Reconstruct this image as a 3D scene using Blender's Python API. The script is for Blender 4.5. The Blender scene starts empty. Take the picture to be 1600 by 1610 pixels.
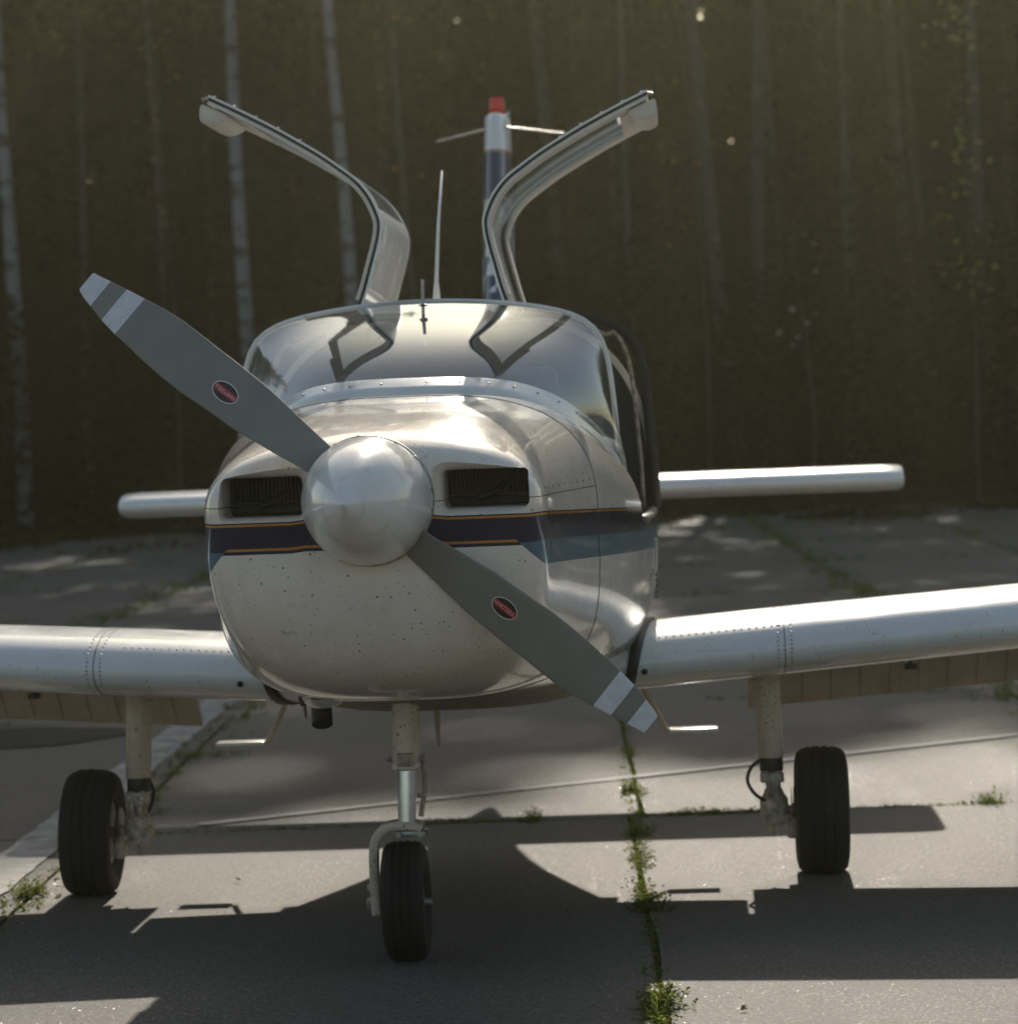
import bpy, bmesh, math, random
from mathutils import Vector, Matrix, noise
random.seed(7)
R = math.radians
S = bpy.context.scene
C = S.collection

# ------------------------------------------------------------------ camera, sky, sun, exposure
cam_d = bpy.data.cameras.new('camera'); cam = bpy.data.objects.new('camera', cam_d); C.objects.link(cam)
cam_d.sensor_width = 36; cam_d.sensor_fit = 'HORIZONTAL'; cam_d.lens = 4960 / 1600 * 36
cam_d.clip_start = .1; cam_d.clip_end = 3000
cam.matrix_world = (Matrix.Translation((0, 0, 1.62)) @ Matrix.Rotation(math.pi / 2 - math.atan(155 / 4960), 4, 'X')
                    @ Matrix.Rotation(-.0385, 4, 'Z'))
cam_d.dof.use_dof = True; cam_d.dof.focus_distance = 8.15; cam_d.dof.aperture_fstop = 5.0
cam_d.dof.aperture_blades = 0
S.camera = cam
SUN_EL, SUN_AZ = R(28), R(4.5)          # azimuth measured from +Y towards +X
w = bpy.data.worlds.new('World'); S.world = w; w.use_nodes = True
nt = w.node_tree; nt.nodes.clear()
sky = nt.nodes.new('ShaderNodeTexSky'); sky.sky_type = 'NISHITA'; sky.sun_disc = False
sky.sun_elevation = SUN_EL; sky.sun_rotation = SUN_AZ; sky.dust_density = 1.2; sky.air_density = 1.0; sky.ozone_density = 1.0
bg = nt.nodes.new('ShaderNodeBackground'); bg.inputs[1].default_value = .125
wo = nt.nodes.new('ShaderNodeOutputWorld')
wb = nt.nodes.new('ShaderNodeMix'); wb.data_type = 'RGBA'; wb.blend_type = 'MULTIPLY'; wb.inputs[0].default_value = 1; wb.inputs[7].default_value = (1, .95, .85, 1)
nt.links.new(sky.outputs[0], wb.inputs[6]); nt.links.new(wb.outputs[2], bg.inputs[0]); nt.links.new(bg.outputs[0], wo.inputs[0])
sl = bpy.data.lights.new('sun', 'SUN'); so = bpy.data.objects.new('sun', sl); C.objects.link(so)
sl.energy = 5.0; sl.angle = R(.5); sl.color = (1, .92, .80)
sdir = Vector((math.sin(SUN_AZ) * math.cos(SUN_EL), math.cos(SUN_AZ) * math.cos(SUN_EL), math.sin(SUN_EL)))
so.rotation_euler = sdir.to_track_quat('Z', 'Y').to_euler()
S.view_settings.view_transform = 'Standard'; S.view_settings.look = 'None'
S.view_settings.exposure = .3; S.view_settings.gamma = 1; S.view_settings.use_curve_mapping = False
S.render.engine = 'CYCLES'
S.cycles.max_bounces = 8; S.cycles.transparent_max_bounces = 16

# ------------------------------------------------------------------ node helpers
class NT:
    def __init__(s, name):
        s.m = bpy.data.materials.new(name); s.m.use_nodes = True; s.t = s.m.node_tree
        s.b = s.t.nodes['Principled BSDF']; s.out = s.t.nodes['Material Output']
    def n(s, k, **kw):
        o = s.t.nodes.new(k)
        for a, v in kw.items():
            if a.startswith('i_'): s.set(o.inputs[a[2:].replace('_', ' ')], v)
            else: setattr(o, a, v)
        return o
    def set(s, sock, v):
        if isinstance(v, bpy.types.NodeSocket): s.t.links.new(v, sock)
        else: sock.default_value = v
    def math(s, op, a, b=0, c=None):
        o = s.t.nodes.new('ShaderNodeMath'); o.operation = op; s.set(o.inputs[0], a); s.set(o.inputs[1], b)
        if c is not None: s.set(o.inputs[2], c)
        return o.outputs[0]
    def mix(s, f, a, b):
        o = s.t.nodes.new('ShaderNodeMix'); o.data_type = 'RGBA'; s.set(o.inputs[0], f)
        s.set(o.inputs[6], a if isinstance(a, bpy.types.NodeSocket) else (*a, 1)); s.set(o.inputs[7], b if isinstance(b, bpy.types.NodeSocket) else (*b, 1))
        return o.outputs[2]
    def ramp(s, f, a, b):     # smooth 0..1 between a and b
        o = s.t.nodes.new('ShaderNodeMapRange'); s.set(o.inputs[0], f); o.inputs[1].default_value = a; o.inputs[2].default_value = b
        return o.outputs[0]
    def noise(s, vec, scale, detail=4, rough=.55):
        o = s.t.nodes.new('ShaderNodeTexNoise'); s.set(o.inputs['Vector'], vec); o.inputs['Scale'].default_value = scale
        o.inputs['Detail'].default_value = detail; o.inputs['Roughness'].default_value = rough; return o.outputs['Fac']
    def obj(s): return s.n('ShaderNodeTexCoord').outputs['Object']
    def pos(s): return s.n('ShaderNodeNewGeometry').outputs['Position']
    def scale(s, v, sc):
        o = s.t.nodes.new('ShaderNodeMapping'); s.set(o.inputs[0], v); o.inputs['Scale'].default_value = sc; return o.outputs[0]
    def bump(s, h, strength, dist=.01):
        o = s.t.nodes.new('ShaderNodeBump'); s.set(o.inputs['Height'], h); o.inputs['Strength'].default_value = strength
        o.inputs['Distance'].default_value = dist; s.t.links.new(o.outputs[0], s.b.inputs['Normal']); return o.outputs[0]
    def P(s, **kw):
        for k, v in kw.items():
            k = k.replace('_', ' ')
            if k in ('Base Color',) and not isinstance(v, bpy.types.NodeSocket): v = (*v, 1)
            s.set(s.b.inputs[k], v)
        return s.m

def simple(name, col, rough=.5, metal=0, var=.25, scale=30, bump=0, spec=.5):
    t = NT(name); o = t.obj(); f = t.noise(o, scale)
    t.P(Base_Color=t.mix(t.ramp(f, .3, .7), tuple(c * (1 - var) for c in col), tuple(min(1, c * (1 + var * .6)) for c in col)),
        Roughness=t.math('ADD', t.math('MULTIPLY', f, .2), rough - .1), Metallic=metal, Specular_IOR_Level=spec)
    if bump: t.bump(f, bump)
    return t.m

def dirty_white(t, base, o, dens=1.0, grime=.35):
    """gelcoat with bug specks, faint grime"""
    v = t.n('ShaderNodeTexVoronoi', feature='F1'); t.set(v.inputs['Vector'], o); v.inputs['Scale'].default_value = 85
    size = t.math('MULTIPLY', t.n('ShaderNodeSeparateColor', i_Color=v.outputs['Color']).outputs[0], 1)
    speck = t.math('MULTIPLY', t.math('LESS_THAN', v.outputs['Distance'], t.math('MULTIPLY', t.math('POWER', size, 7), .30 * dens)), .75)
    v2 = t.n('ShaderNodeTexVoronoi', feature='F1'); t.set(v2.inputs['Vector'], o); v2.inputs['Scale'].default_value = 190
    s2 = t.n('ShaderNodeSeparateColor', i_Color=v2.outputs['Color']).outputs[1]
    speck2 = t.math('MULTIPLY', t.math('LESS_THAN', v2.outputs['Distance'], t.math('MULTIPLY', t.math('POWER', s2, 5), .34 * dens)), .6)
    big = t.ramp(t.noise(o, 3.1, 6, .62), .42, .8)
    st = t.ramp(t.noise(t.scale(o, (9, 9, 1.4)), 2.2, 5, .6), .5, .85)
    c = t.mix(t.math('MULTIPLY', big, grime), base, (.36, .30, .23))
    c = t.mix(t.math('MULTIPLY', st, grime * .6), c, (.33, .28, .22))
    c = t.mix(t.math('MAXIMUM', speck, speck2), c, (.07, .045, .03))
    scuff = t.math('MULTIPLY', t.ramp(t.noise(o, 17, 7, .7), .63, .70), t.ramp(t.noise(o, 2.1, 3), .48, .60))
    c = t.mix(t.math('MULTIPLY', scuff, .55 * min(dens, 1)), c, (.14, .09, .055))
    smear = t.math('MULTIPLY', t.ramp(t.noise(t.scale(o, (22, 22, 3)), 1.4, 4, .6), .56, .72), t.ramp(t.noise(o, 1.3, 3), .42, .62))
    c = t.mix(t.math('MULTIPLY', smear, .30), c, (.24, .18, .125))
    return c

def paint(name, dens=1.0, grime=.35, rough=.2, base=(.74, .74, .72)):
    t = NT(name); o = t.obj()
    t.P(Base_Color=dirty_white(t, base, o, dens, grime), Coat_Weight=.5, Coat_Roughness=.03, Specular_IOR_Level=.15,
        Roughness=t.math('ADD', t.math('MULTIPLY', t.noise(o, 7, 5), .25), rough - .08))
    t.bump(t.noise(o, 2.3, 2), .04, .02)
    return t.m

def livery():
    t = NT('gelcoat with navy and orange stripes'); o = t.obj()
    sp = t.n('ShaderNodeSeparateXYZ', i_Vector=o); x, y, z = sp.outputs
    ax = t.math('ABSOLUTE', x)
    # curve of the lines: slight fall towards the tail
    z1 = t.math('ADD', z, t.math('MULTIPLY', y, .030))
    dip = t.math('MULTIPLY', t.math('MULTIPLY', t.ramp(ax, .165, .2), t.ramp(ax, .44, .405)), t.math('MULTIPLY', t.math('LESS_THAN', y, .2), .004))
    zt = t.math('ADD', z1, dip)
    def band(a, b): return t.math('MULTIPLY', t.math('GREATER_THAN', zt, a), t.math('LESS_THAN', zt, b))
    front = t.math('LESS_THAN', ax, t.math('ADD', .372, t.math('MULTIPLY', t.math('SUBTRACT', 1.298, z1), 1.0)))
    onfront = t.math('MULTIPLY', t.math('LESS_THAN', y, .3), front)
    c = dirty_white(t, (.76, .68, .60), o, 1.0, .36)
    teal_low = t.math('ADD', 1.245, t.math('MULTIPLY', t.math('LESS_THAN', y, .3), 0.0))
    c = t.mix(t.math('MULTIPLY', t.math('MULTIPLY', t.math('GREATER_THAN', zt, 1.235), t.math('LESS_THAN', zt, 1.305)), t.math('SUBTRACT', 1, onfront)), c, (.065, .14, .19))
    navy = (.017, .019, .045)
    c = t.mix(band(1.298, 1.372), c, navy)
    c = t.mix(t.math('MULTIPLY', band(1.291, 1.2985), onfront), c, navy)
    c = t.mix(t.math('MULTIPLY', band(1.2995, 1.306), onfront), c, (.48, .20, .035))
    c = t.mix(band(1.3625, 1.3685), c, (.48, .20, .035))
    t.P(Base_Color=c, Coat_Weight=.5, Coat_Roughness=.03, Specular_IOR_Level=.12,
        Roughness=t.math('ADD', t.math('MULTIPLY', t.noise(o, 7, 5), .18), .05))
    t.bump(t.noise(o, 2.3, 2), .04, .02)
    return t.m

def fin_mat():
    t = NT('fin paint with checks'); o = t.obj()
    sp = t.n('ShaderNodeSeparateXYZ', i_Vector=o); x, y, z = sp.outputs
    q = t.math('ADD', t.math('FLOOR', t.math('DIVIDE', z, .09)), t.math('FLOOR', t.math('DIVIDE', t.math('ADD', y, .03), .09)))
    q = t.math('ADD', q, t.math('GREATER_THAN', x, -.02))
    chk = t.math('MODULO', t.math('ABSOLUTE', q), 2)
    c = t.mix(chk, (.62, .62, .62), (.03, .035, .09))
    c = t.mix(t.math('MULTIPLY', t.math('GREATER_THAN', z, 2.62), t.math('LESS_THAN', z, 2.84)), c, (.035, .04, .085))
    c = t.mix(t.math('GREATER_THAN', z, 2.84), c, (.68, .68, .66))
    c = t.mix(t.math('MULTIPLY', t.math('GREATER_THAN', z, 2.84), t.math('LESS_THAN', z, 2.852)), c, (.4, .2, .05))
    c = t.mix(t.math('LESS_THAN', z, 2.17), c, (.04, .045, .09))
    t.P(Base_Color=c, Roughness=.3, Coat_Weight=.3)
    return t.m

def glass(name, gl=.16, dif=.13, tint=(.75, .78, .76), dust=(.62, .62, .58)):
    """old acrylic: clear with a mirror coat and a film of dust and fine scratches"""
    t = NT(name); o = t.obj(); t.t.nodes.remove(t.b)
    tr = t.n('ShaderNodeBsdfTransparent'); tr.inputs[0].default_value = (*tint, 1)
    g = t.n('ShaderNodeBsdfGlossy'); g.inputs['Roughness'].default_value = .03; g.inputs[0].default_value = (.86, .93, 1, 1)
    d = t.n('ShaderNodeBsdfDiffuse'); d.inputs[0].default_value = (*dust, 1)
    tl = t.n('ShaderNodeBsdfTranslucent'); tl.inputs[0].default_value = (*dust, 1)
    m0 = t.n('ShaderNodeMixShader'); m0.inputs[0].default_value = .4
    t.t.links.new(d.outputs[0], m0.inputs[1]); t.t.links.new(tl.outputs[0], m0.inputs[2])
    f = t.n('ShaderNodeLayerWeight'); f.inputs[0].default_value = .35
    fac = t.math('ADD', t.math('MULTIPLY', t.math('POWER', f.outputs['Facing'], 2.2), .55), gl)
    dfac = t.math('MULTIPLY', t.math('ADD', t.ramp(t.noise(o, 5, 6, .65), .3, .75), .55), dif)
    m1 = t.n('ShaderNodeMixShader'); t.set(m1.inputs[0], dfac); t.t.links.new(tr.outputs[0], m1.inputs[1]); t.t.links.new(m0.outputs[0], m1.inputs[2])
    m2 = t.n('ShaderNodeMixShader'); t.set(m2.inputs[0], fac); t.t.links.new(m1.outputs[0], m2.inputs[1]); t.t.links.new(g.outputs[0], m2.inputs[2])
    t.t.links.new(m2.outputs[0], t.out.inputs[0])
    return t.m

def concrete():
    t = NT('old broom finished concrete'); p = t.pos()
    rnd = t.n('ShaderNodeObjectInfo').outputs['Random']
    n1 = t.ramp(t.noise(p, .9, 6, .6), .3, .75); n2 = t.noise(p, 60, 3, .7); n3 = t.ramp(t.noise(p, 5, 6, .7), .35, .7)
    c = t.mix(n1, (.104, .088, .069), (.146, .124, .097))
    c = t.mix(t.math('MULTIPLY', t.ramp(t.noise(t.scale(p, (1.4, .5, 1)), .8, 5, .65), .5, .72), .45), c, (.075, .068, .058))
    c = t.mix(t.math('MULTIPLY', n3, .35), c, (.11, .10, .088))
    c = t.mix(t.math('MULTIPLY', rnd, .4), c, (.12, .115, .105))
    c = t.mix(t.math('MULTIPLY', t.ramp(n2, .5, .68), .5), c, (.30, .28, .25))
    c = t.mix(t.math('MULTIPLY', t.ramp(t.noise(p, 80, 3, .6), .5, .66), .6), c, (.055, .05, .042))
    crack = t.n('ShaderNodeTexVoronoi', feature='DISTANCE_TO_EDGE'); t.set(crack.inputs['Vector'], t.scale(p, (1, 1, 1))); crack.inputs['Scale'].default_value = .23
    cw = t.math('MULTIPLY', 0, t.math('LESS_THAN', t.math('ADD', crack.outputs['Distance'], t.math('MULTIPLY', t.math('SUBTRACT', t.noise(p, 9, 4), .5), .02)), .0022))
    c = t.mix(t.math('MULTIPLY', cw, .8), c, (.05, .05, .035))
    # exposed aggregate: each grain tilted its own way, some polished
    v = t.n('ShaderNodeTexVoronoi', feature='F1'); t.set(v.inputs['Vector'], p); v.inputs['Scale'].default_value = 180
    sep = t.n('ShaderNodeSeparateColor', i_Color=v.outputs['Color'])
    polish = t.math('GREATER_THAN', t.math('FRACT', t.math('MULTIPLY', sep.outputs[0], 91.7)), .950)
    br = t.math('ADD', t.math('MULTIPLY', n2, .5), t.math('MULTIPLY', t.noise(t.scale(p, (14, 110, 14)), 1.6, 3), .45))
    br = t.math('ADD', br, t.math('MULTIPLY', t.noise(p, 230, 2, .6), .8))
    b = t.bump(br, .55, .008)
    # facet normals
    va = t.n('ShaderNodeVectorMath', operation='SUBTRACT'); t.t.links.new(v.outputs['Color'], va.inputs[0]); va.inputs[1].default_value = (.5, .5, .5)
    vs = t.n('ShaderNodeVectorMath', operation='SCALE'); t.t.links.new(va.outputs[0], vs.inputs[0])
    t.set(vs.inputs['Scale'], t.math('MULTIPLY', polish, .55))
    vv = t.n('ShaderNodeVectorMath', operation='ADD'); t.t.links.new(b, vv.inputs[0]); t.t.links.new(vs.outputs[0], vv.inputs[1])
    vn = t.n('ShaderNodeVectorMath', operation='NORMALIZE'); t.t.links.new(vv.outputs[0], vn.inputs[0])
    t.t.links.new(vn.outputs[0], t.b.inputs['Normal'])
    t.P(Base_Color=c, Roughness=t.math('SUBTRACT', .70, t.math('MULTIPLY', polish, .60)), Specular_IOR_Level=t.math('ADD', .09, t.math('MULTIPLY', polish, .8)))
    return t.m

def leaf_mat(name, a, b, tl=.35, sc=(1, 1, 1)):
    t = NT(name); rnd = t.noise(t.scale(t.pos(), sc), 1.7, 3); t.t.nodes.remove(t.b)
    c = t.mix(t.ramp(rnd, .36, .66), a, b)
    d = t.n('ShaderNodeBsdfDiffuse'); t.set(d.inputs[0], c)
    q = t.n('ShaderNodeBsdfTranslucent'); t.set(q.inputs[0], t.mix(.5, c, tuple(min(1, x * 2.2) for x in b)))
    m = t.n('ShaderNodeMixShader'); m.inputs[0].default_value = tl
    t.t.links.new(d.outputs[0], m.inputs[1]); t.t.links.new(q.outputs[0], m.inputs[2]); t.t.links.new(m.outputs[0], t.out.inputs[0])
    return t.m

def birch():
    t = NT('birch bark'); o = t.obj()
    n = t.noise(t.scale(o, (1.2, 1.2, 4)), 1.0, 5, .65); k = t.ramp(n, .53, .60)
    n2 = t.noise(t.scale(o, (1, 1, 1)), 1.1, 3); 
    c = t.mix(t.ramp(n2, .35, .65), (.23, .23, .24), (.15, .15, .155))
    c = t.mix(k, c, (.05, .045, .04))
    t.P(Base_Color=c, Roughness=.8); t.bump(n, .4, .01); return t.m

M = {}
M['livery'] = livery()
M['white'] = paint('weathered white gelcoat', .6, .25)
M['wing'] = paint('white wing gelcoat with flies', .9, .18)
M['strutw'] = paint('chipped white strut paint', 1.6, .8, .4, (.60, .49, .39))
M['spin'] = paint('spinner paint', .15, .35, .15, (.72, .70, .67))
M['fin'] = fin_mat()
M['flap'] = simple('grimy flap underside', (.30, .25, .195), .5, var=.25, scale=7)
M['belly'] = simple('dirty belly', (.30, .24, .18), .6, var=.3, scale=6)
M['blade'] = simple('grey blade paint', (.20, .195, .17), .5, var=.1, scale=14)
M['bladew'] = simple('white blade band', (.62, .62, .66), .45, var=.12, scale=40)
M['chrome'] = simple('polished steel', (.60, .66, .80), .12, metal=1, var=.1, scale=20)
M['steel'] = simple('dull steel', (.40, .38, .35), .45, metal=.8, var=.4, scale=60)
M['cast'] = simple('painted casting with rust', (.42, .33, .25), .6, var=.6, scale=35, bump=.3)
M['rubber'] = simple('black tyre rubber', (.013, .0125, .011), .75, var=.2, scale=25, bump=.1, spec=.3)
M['black'] = simple('black rubber seal', (.015, .014, .013), .55, var=.2)
M['dark'] = simple('dark cabin trim', (.035, .033, .03), .7, var=.3, scale=12)
M['engine'] = simple('oily engine metal', (.020, .017, .013), .6, var=.6, scale=40, metal=.3)
M['seat'] = simple('grey seat cloth', (.10, .10, .11), .9, var=.3, scale=60)
M['trim'] = simple('pale door trim', (.62, .56, .49), .5, var=.12, scale=20)
M['rivet'] = simple('painted rivet with grime', (.34, .33, .33), .5, var=.5, scale=90)
M['seam'] = simple('dark seam', (.06, .05, .045), .8)
M['glass'] = glass('scratched acrylic windscreen', .09, .09, dust=(.56, .60, .64))
M['doorglass'] = glass('door acrylic', .03, .03, (.93, .94, .93))
M['red'] = simple('red beacon lens', (.62, .02, .015), .25, var=.1)
M['decred'] = simple('decal red', (.42, .025, .02), .4, var=.1)
M['decblack'] = simple('decal black', (.03, .02, .02), .4, var=.1)
M['decwhite'] = simple('decal white', (.62, .60, .62), .4, var=.1)
M['concrete'] = concrete()
M['soil'] = simple('dark soil and moss', (.035, .032, .018), .95, var=.5, scale=4, bump=.6)
M['forestfloor'] = simple('forest floor litter', (.035, .03, .018), .95, var=.5, scale=1.2, bump=.6)
M['stripe'] = simple('worn road paint', (.25, .24, .21), .8, var=.6, scale=7)
M['damp'] = simple('dark tar patch', (.028, .026, .023), .8, var=.3, scale=9, spec=.1)
M['weed'] = leaf_mat('weed leaf', (.055, .085, .018), (.12, .14, .03), .5)
M['dry'] = leaf_mat('dry leaf', (.10, .07, .03), (.16, .12, .05), .3)
M['needle'] = leaf_mat('spruce needles', (.004, .005, .002), (.040, .036, .013), .12, (.4, .4, .22))  # broad light and dark clumps put into the colour to suggest crown shading
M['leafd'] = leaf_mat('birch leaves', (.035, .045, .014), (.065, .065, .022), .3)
M['bush'] = leaf_mat('undergrowth leaves', (.005, .006, .003), (.036, .033, .013), .12, (.45, .45, .5))  # same light and dark clumping put into the leaf colour
M['young'] = leaf_mat('sun-toned yellow green leaves', (.20, .26, .04), (.42, .40, .09), .5)  # colour brightened so leaves standing in tree shade look sunlit
M['pale'] = leaf_mat('pale pinkish leaves', (.40, .32, .26), (.60, .48, .40), .4)
M['brown'] = leaf_mat('autumn brown leaves', (.16, .09, .03), (.30, .17, .05), .5)
M['birch'] = birch()
M['bark'] = simple('dull grey bark', (.055, .05, .043), .9, var=.45, scale=5, bump=.5)
M['sprucebark'] = simple('brown bark', (.06, .048, .036), .95, var=.4, scale=6, bump=.5)

# ------------------------------------------------------------------ geometry helpers
def tag(o, label=None, cat=None, group=None, kind=None):
    for k, v in (('label', label), ('category', cat), ('group', group), ('kind', kind)):
        if v: o[k] = v
    return o
def link(name, me, m=None, parent=None, smooth=True):
    o = bpy.data.objects.new(name, me); C.objects.link(o)
    if m is not None:
        for k in (m if isinstance(m, (list, tuple)) else [m]): me.materials.append(M[k])
    if smooth: me.polygons.foreach_set('use_smooth', [True] * len(me.polygons))
    if parent: o.parent = parent
    return o
def mesh(name, v, f, m=None, parent=None, smooth=True):
    me = bpy.data.meshes.new(name); me.from_pydata([tuple(q) for q in v], [], f); me.update()
    return link(name, me, m, parent, smooth)
def from_bm(name, bm, m=None, parent=None, smooth=True, rec=True):
    if rec: bmesh.ops.recalc_face_normals(bm, faces=bm.faces)
    me = bpy.data.meshes.new(name); bm.to_mesh(me); bm.free(); return link(name, me, m, parent, smooth)
def sharp(o, deg=35):
    me = o.data; bm = bmesh.new(); bm.from_mesh(me)
    for e in bm.edges:
        if len(e.link_faces) == 2 and e.calc_face_angle(0) > R(deg): e.smooth = False
    bm.to_mesh(me); bm.free(); return o
def loft(bm, rings, closed=True, cap0=False, cap1=False):
    vs = [[bm.verts.new(p) for p in r] for r in rings]; n = len(rings[0])
    for a, b in zip(vs, vs[1:]):
        for i in range(n if closed else n - 1):
            j = (i + 1) % n
            try: bm.faces.new((a[i], a[j], b[j], b[i]))
            except ValueError: pass
    if cap0: bm.faces.new(vs[0][::-1])
    if cap1: bm.faces.new(vs[-1])
    return vs
def frame(d):
    d = d.normalized(); u = d.orthogonal().normalized(); return u, d.cross(u)
def tube(bm, pts, rad, n=12, caps=True, squash=None):
    pts = [Vector(p) for p in pts]; rings = []; u = None
    for i, p in enumerate(pts):
        d = (pts[min(i + 1, len(pts) - 1)] - pts[max(i - 1, 0)]).normalized()
        if u is None: u = d.orthogonal().normalized()
        u = (u - d * u.dot(d)).normalized(); v = d.cross(u)
        r = rad[i] if isinstance(rad, (list, tuple)) else rad
        rings.append([p + u * (r * math.cos(2 * math.pi * k / n)) + v * (r * math.sin(2 * math.pi * k / n)) for k in range(n)])
    loft(bm, rings, True, caps, caps)
def lathe(bm, prof, centre=(0, 0, 0), axis='x', n=40, cap=False):
    """prof: list of (along, radius)"""
    c = Vector(centre); rings = []
    for a, r in prof:
        ring = []
        for k in range(n):
            t = 2 * math.pi * k / n; p = (r * math.cos(t), r * math.sin(t))
            if axis == 'x': q = Vector((a, p[0], p[1]))
            elif axis == 'y': q = Vector((p[0], a, p[1]))
            else: q = Vector((p[0], p[1], a))
            ring.append(c + q)
        rings.append(ring)
    loft(bm, rings, True, cap, cap)
def box(bm, c, s, bev=0, rot=None):
    r = bmesh.ops.create_cube(bm, size=1); vs = r['verts']
    bmesh.ops.scale(bm, vec=s, verts=vs)
    if bev:
        es = list({e for v in vs for e in v.link_edges})
        g = bmesh.ops.bevel(bm, geom=es, offset=bev, segments=2, affect='EDGES', profile=.6)
        vs = list({v for f in g['faces'] for v in f.verts} | {v for v in vs if v.is_valid})
    if rot: bmesh.ops.rotate(bm, cent=(0, 0, 0), matrix=rot, verts=vs)
    bmesh.ops.translate(bm, vec=c, verts=vs)
def bobj(name, c, s, m, parent, bev=.004, rot=None):
    bm = bmesh.new(); box(bm, c, s, bev, rot); return sharp(from_bm(name, bm, m, parent))
def tobj(name, pts, rad, m, parent, n=12):
    bm = bmesh.new(); tube(bm, pts, rad, n); return sharp(from_bm(name, bm, m, parent), 50)
def lobj(name, prof, c, axis, m, parent, n=40, cap=True):
    bm = bmesh.new(); lathe(bm, prof, c, axis, n, cap); return sharp(from_bm(name, bm, m, parent), 40)
def apply_mods(o):
    dg = bpy.context.evaluated_depsgraph_get(); dg.update()
    me = bpy.data.meshes.new_from_object(o.evaluated_get(dg)); o.modifiers.clear(); o.data = me

# ================================================================== THE AIRCRAFT
plane = bpy.data.objects.new('light_aircraft', None); C.objects.link(plane)
plane.location = (-.356, 7.95, 0); plane.rotation_euler = (0, 0, -.056)
tag(plane, 'white two-seat propeller aeroplane with navy stripe, parked with both upward-opening cabin doors raised', 'aeroplane')

# fuselage sections: y, half width, z of widest, top, bottom, upper exponent, lower exponent
SEC = [(.028, .300, 1.385, 1.490, 1.215, 3.0, 2.4), (.036, .345, 1.383, 1.515, 1.175, 3.0, 2.4), (.055, .385, 1.380, 1.534, 1.125, 2.9, 2.5), (.085, .413, 1.378, 1.550, 1.070, 2.8, 2.6),
       (.13, .434, 1.374, 1.566, 1.015, 2.7, 2.8), (.20, .445, 1.366, 1.583, .965, 2.7, 3.0), (.32, .452, 1.358, 1.607, .915, 2.7, 3.2), (.5, .472, 1.348, 1.630, .870, 2.7, 3.3),
       (.75, .508, 1.325, 1.655, .838, 2.8, 3.5), (1.04, .552, 1.305, 1.680, .822, 2.9, 3.7)]
SEC2 = [(1.04, .552, 1.305, 1.680, .822, 2.9, 3.7), (1.3, .592, 1.285, 1.690, .80, 2.8, 3.8), (1.6, .630, 1.27, 1.680, .77, 2.6, 3.6), (2.0, .665, 1.26, 1.640, .72, 2.3, 3.3),
        (2.02, .667, 1.26, 1.60, .715, 2.3, 3.3), (2.5, .693, 1.26, 1.60, .675, 2.3, 3.2), (3.14, .700, 1.26, 1.60, .66, 2.3, 3.2)]
SEC3 = [(3.14, .700, 1.26, 1.985, .66, 2.9, 3.2), (3.35, .697, 1.26, 1.975, .66, 2.8, 3.2), (3.8, .665, 1.25, 1.92, .68, 2.5, 3.5), (4.4, .52, 1.22, 1.76, .76, 2.2, 3),
        (5.1, .34, 1.19, 1.57, .88, 2.1, 2.5), (5.9, .19, 1.19, 1.42, 1.0, 2, 2), (6.9, .075, 1.2, 1.33, 1.09, 2, 2), (7.15, .03, 1.2, 1.27, 1.13, 2, 2)]
def lerp(a, b, t): return a + (b - a) * t
def sec_at(tab, y):
    if y <= tab[0][0]: return tab[0]
    for a, b in zip(tab, tab[1:]):
        if a[0] <= y <= b[0]:
            t = (y - a[0]) / (b[0] - a[0]) if b[0] > a[0] else 0
            return tuple(lerp(p, q, t) for p, q in zip(a, b))
    return tab[-1]
def cr(tab, y):    # smoother interpolation (catmull-rom on each field)
    ys = [s[0] for s in tab]
    for i in range(len(tab) - 1):
        if ys[i] <= y <= ys[i + 1] + 1e-9:
            a, b = tab[i], tab[i + 1]; h = ys[i + 1] - ys[i]; t = (y - ys[i]) / h; out = [y]
            for k in range(1, 7):
                def slope(j):
                    lo, hi = max(j - 1, 0), min(j + 1, len(tab) - 1)
                    return (tab[hi][k] - tab[lo][k]) / (ys[hi] - ys[lo])
                m0, m1 = slope(i) * h, slope(i + 1) * h
                out.append((2 * t**3 - 3 * t**2 + 1) * a[k] + (t**3 - 2 * t**2 + t) * m0 + (-2 * t**3 + 3 * t**2) * b[k] + (t**3 - t**2) * m1)
            return tuple(out)
    return tab[-1]
NQ = 22
def ring(s, upper=True, lower=True):
    y, hw, zm, zt, zb, nu, nl = s; pts = []
    def quad(n, h):
        return [(hw * math.cos(t) ** (2 / n), h * math.sin(t) ** (2 / n)) for t in [math.pi / 2 * i / NQ for i in range(NQ + 1)]]
    U, L = quad(nu, zt - zm), quad(nl, zm - zb)
    r = []
    if lower:
        r += [(-x, zm - z) for x, z in L]            # left side going down to bottom
        r += [(x, zm - z) for x, z in L[-2::-1]]     # bottom to right side
    if upper:
        u = [(x, zm + z) for x, z in U] + [(-x, zm + z) for x, z in U[-2::-1]]
        r = r + (u[1:-1] if lower else u)
    return [Vector((x, y, z)) for x, z in r]
def surf_z(x, y):
    s = cr(SEC if y < 1.04 else SEC2, y); y, hw, zm, zt, zb, nu, nl = s
    return zm + (zt - zm) * max(0, 1 - (min(abs(x) / hw, 1)) ** nu) ** (1 / nu)

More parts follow.
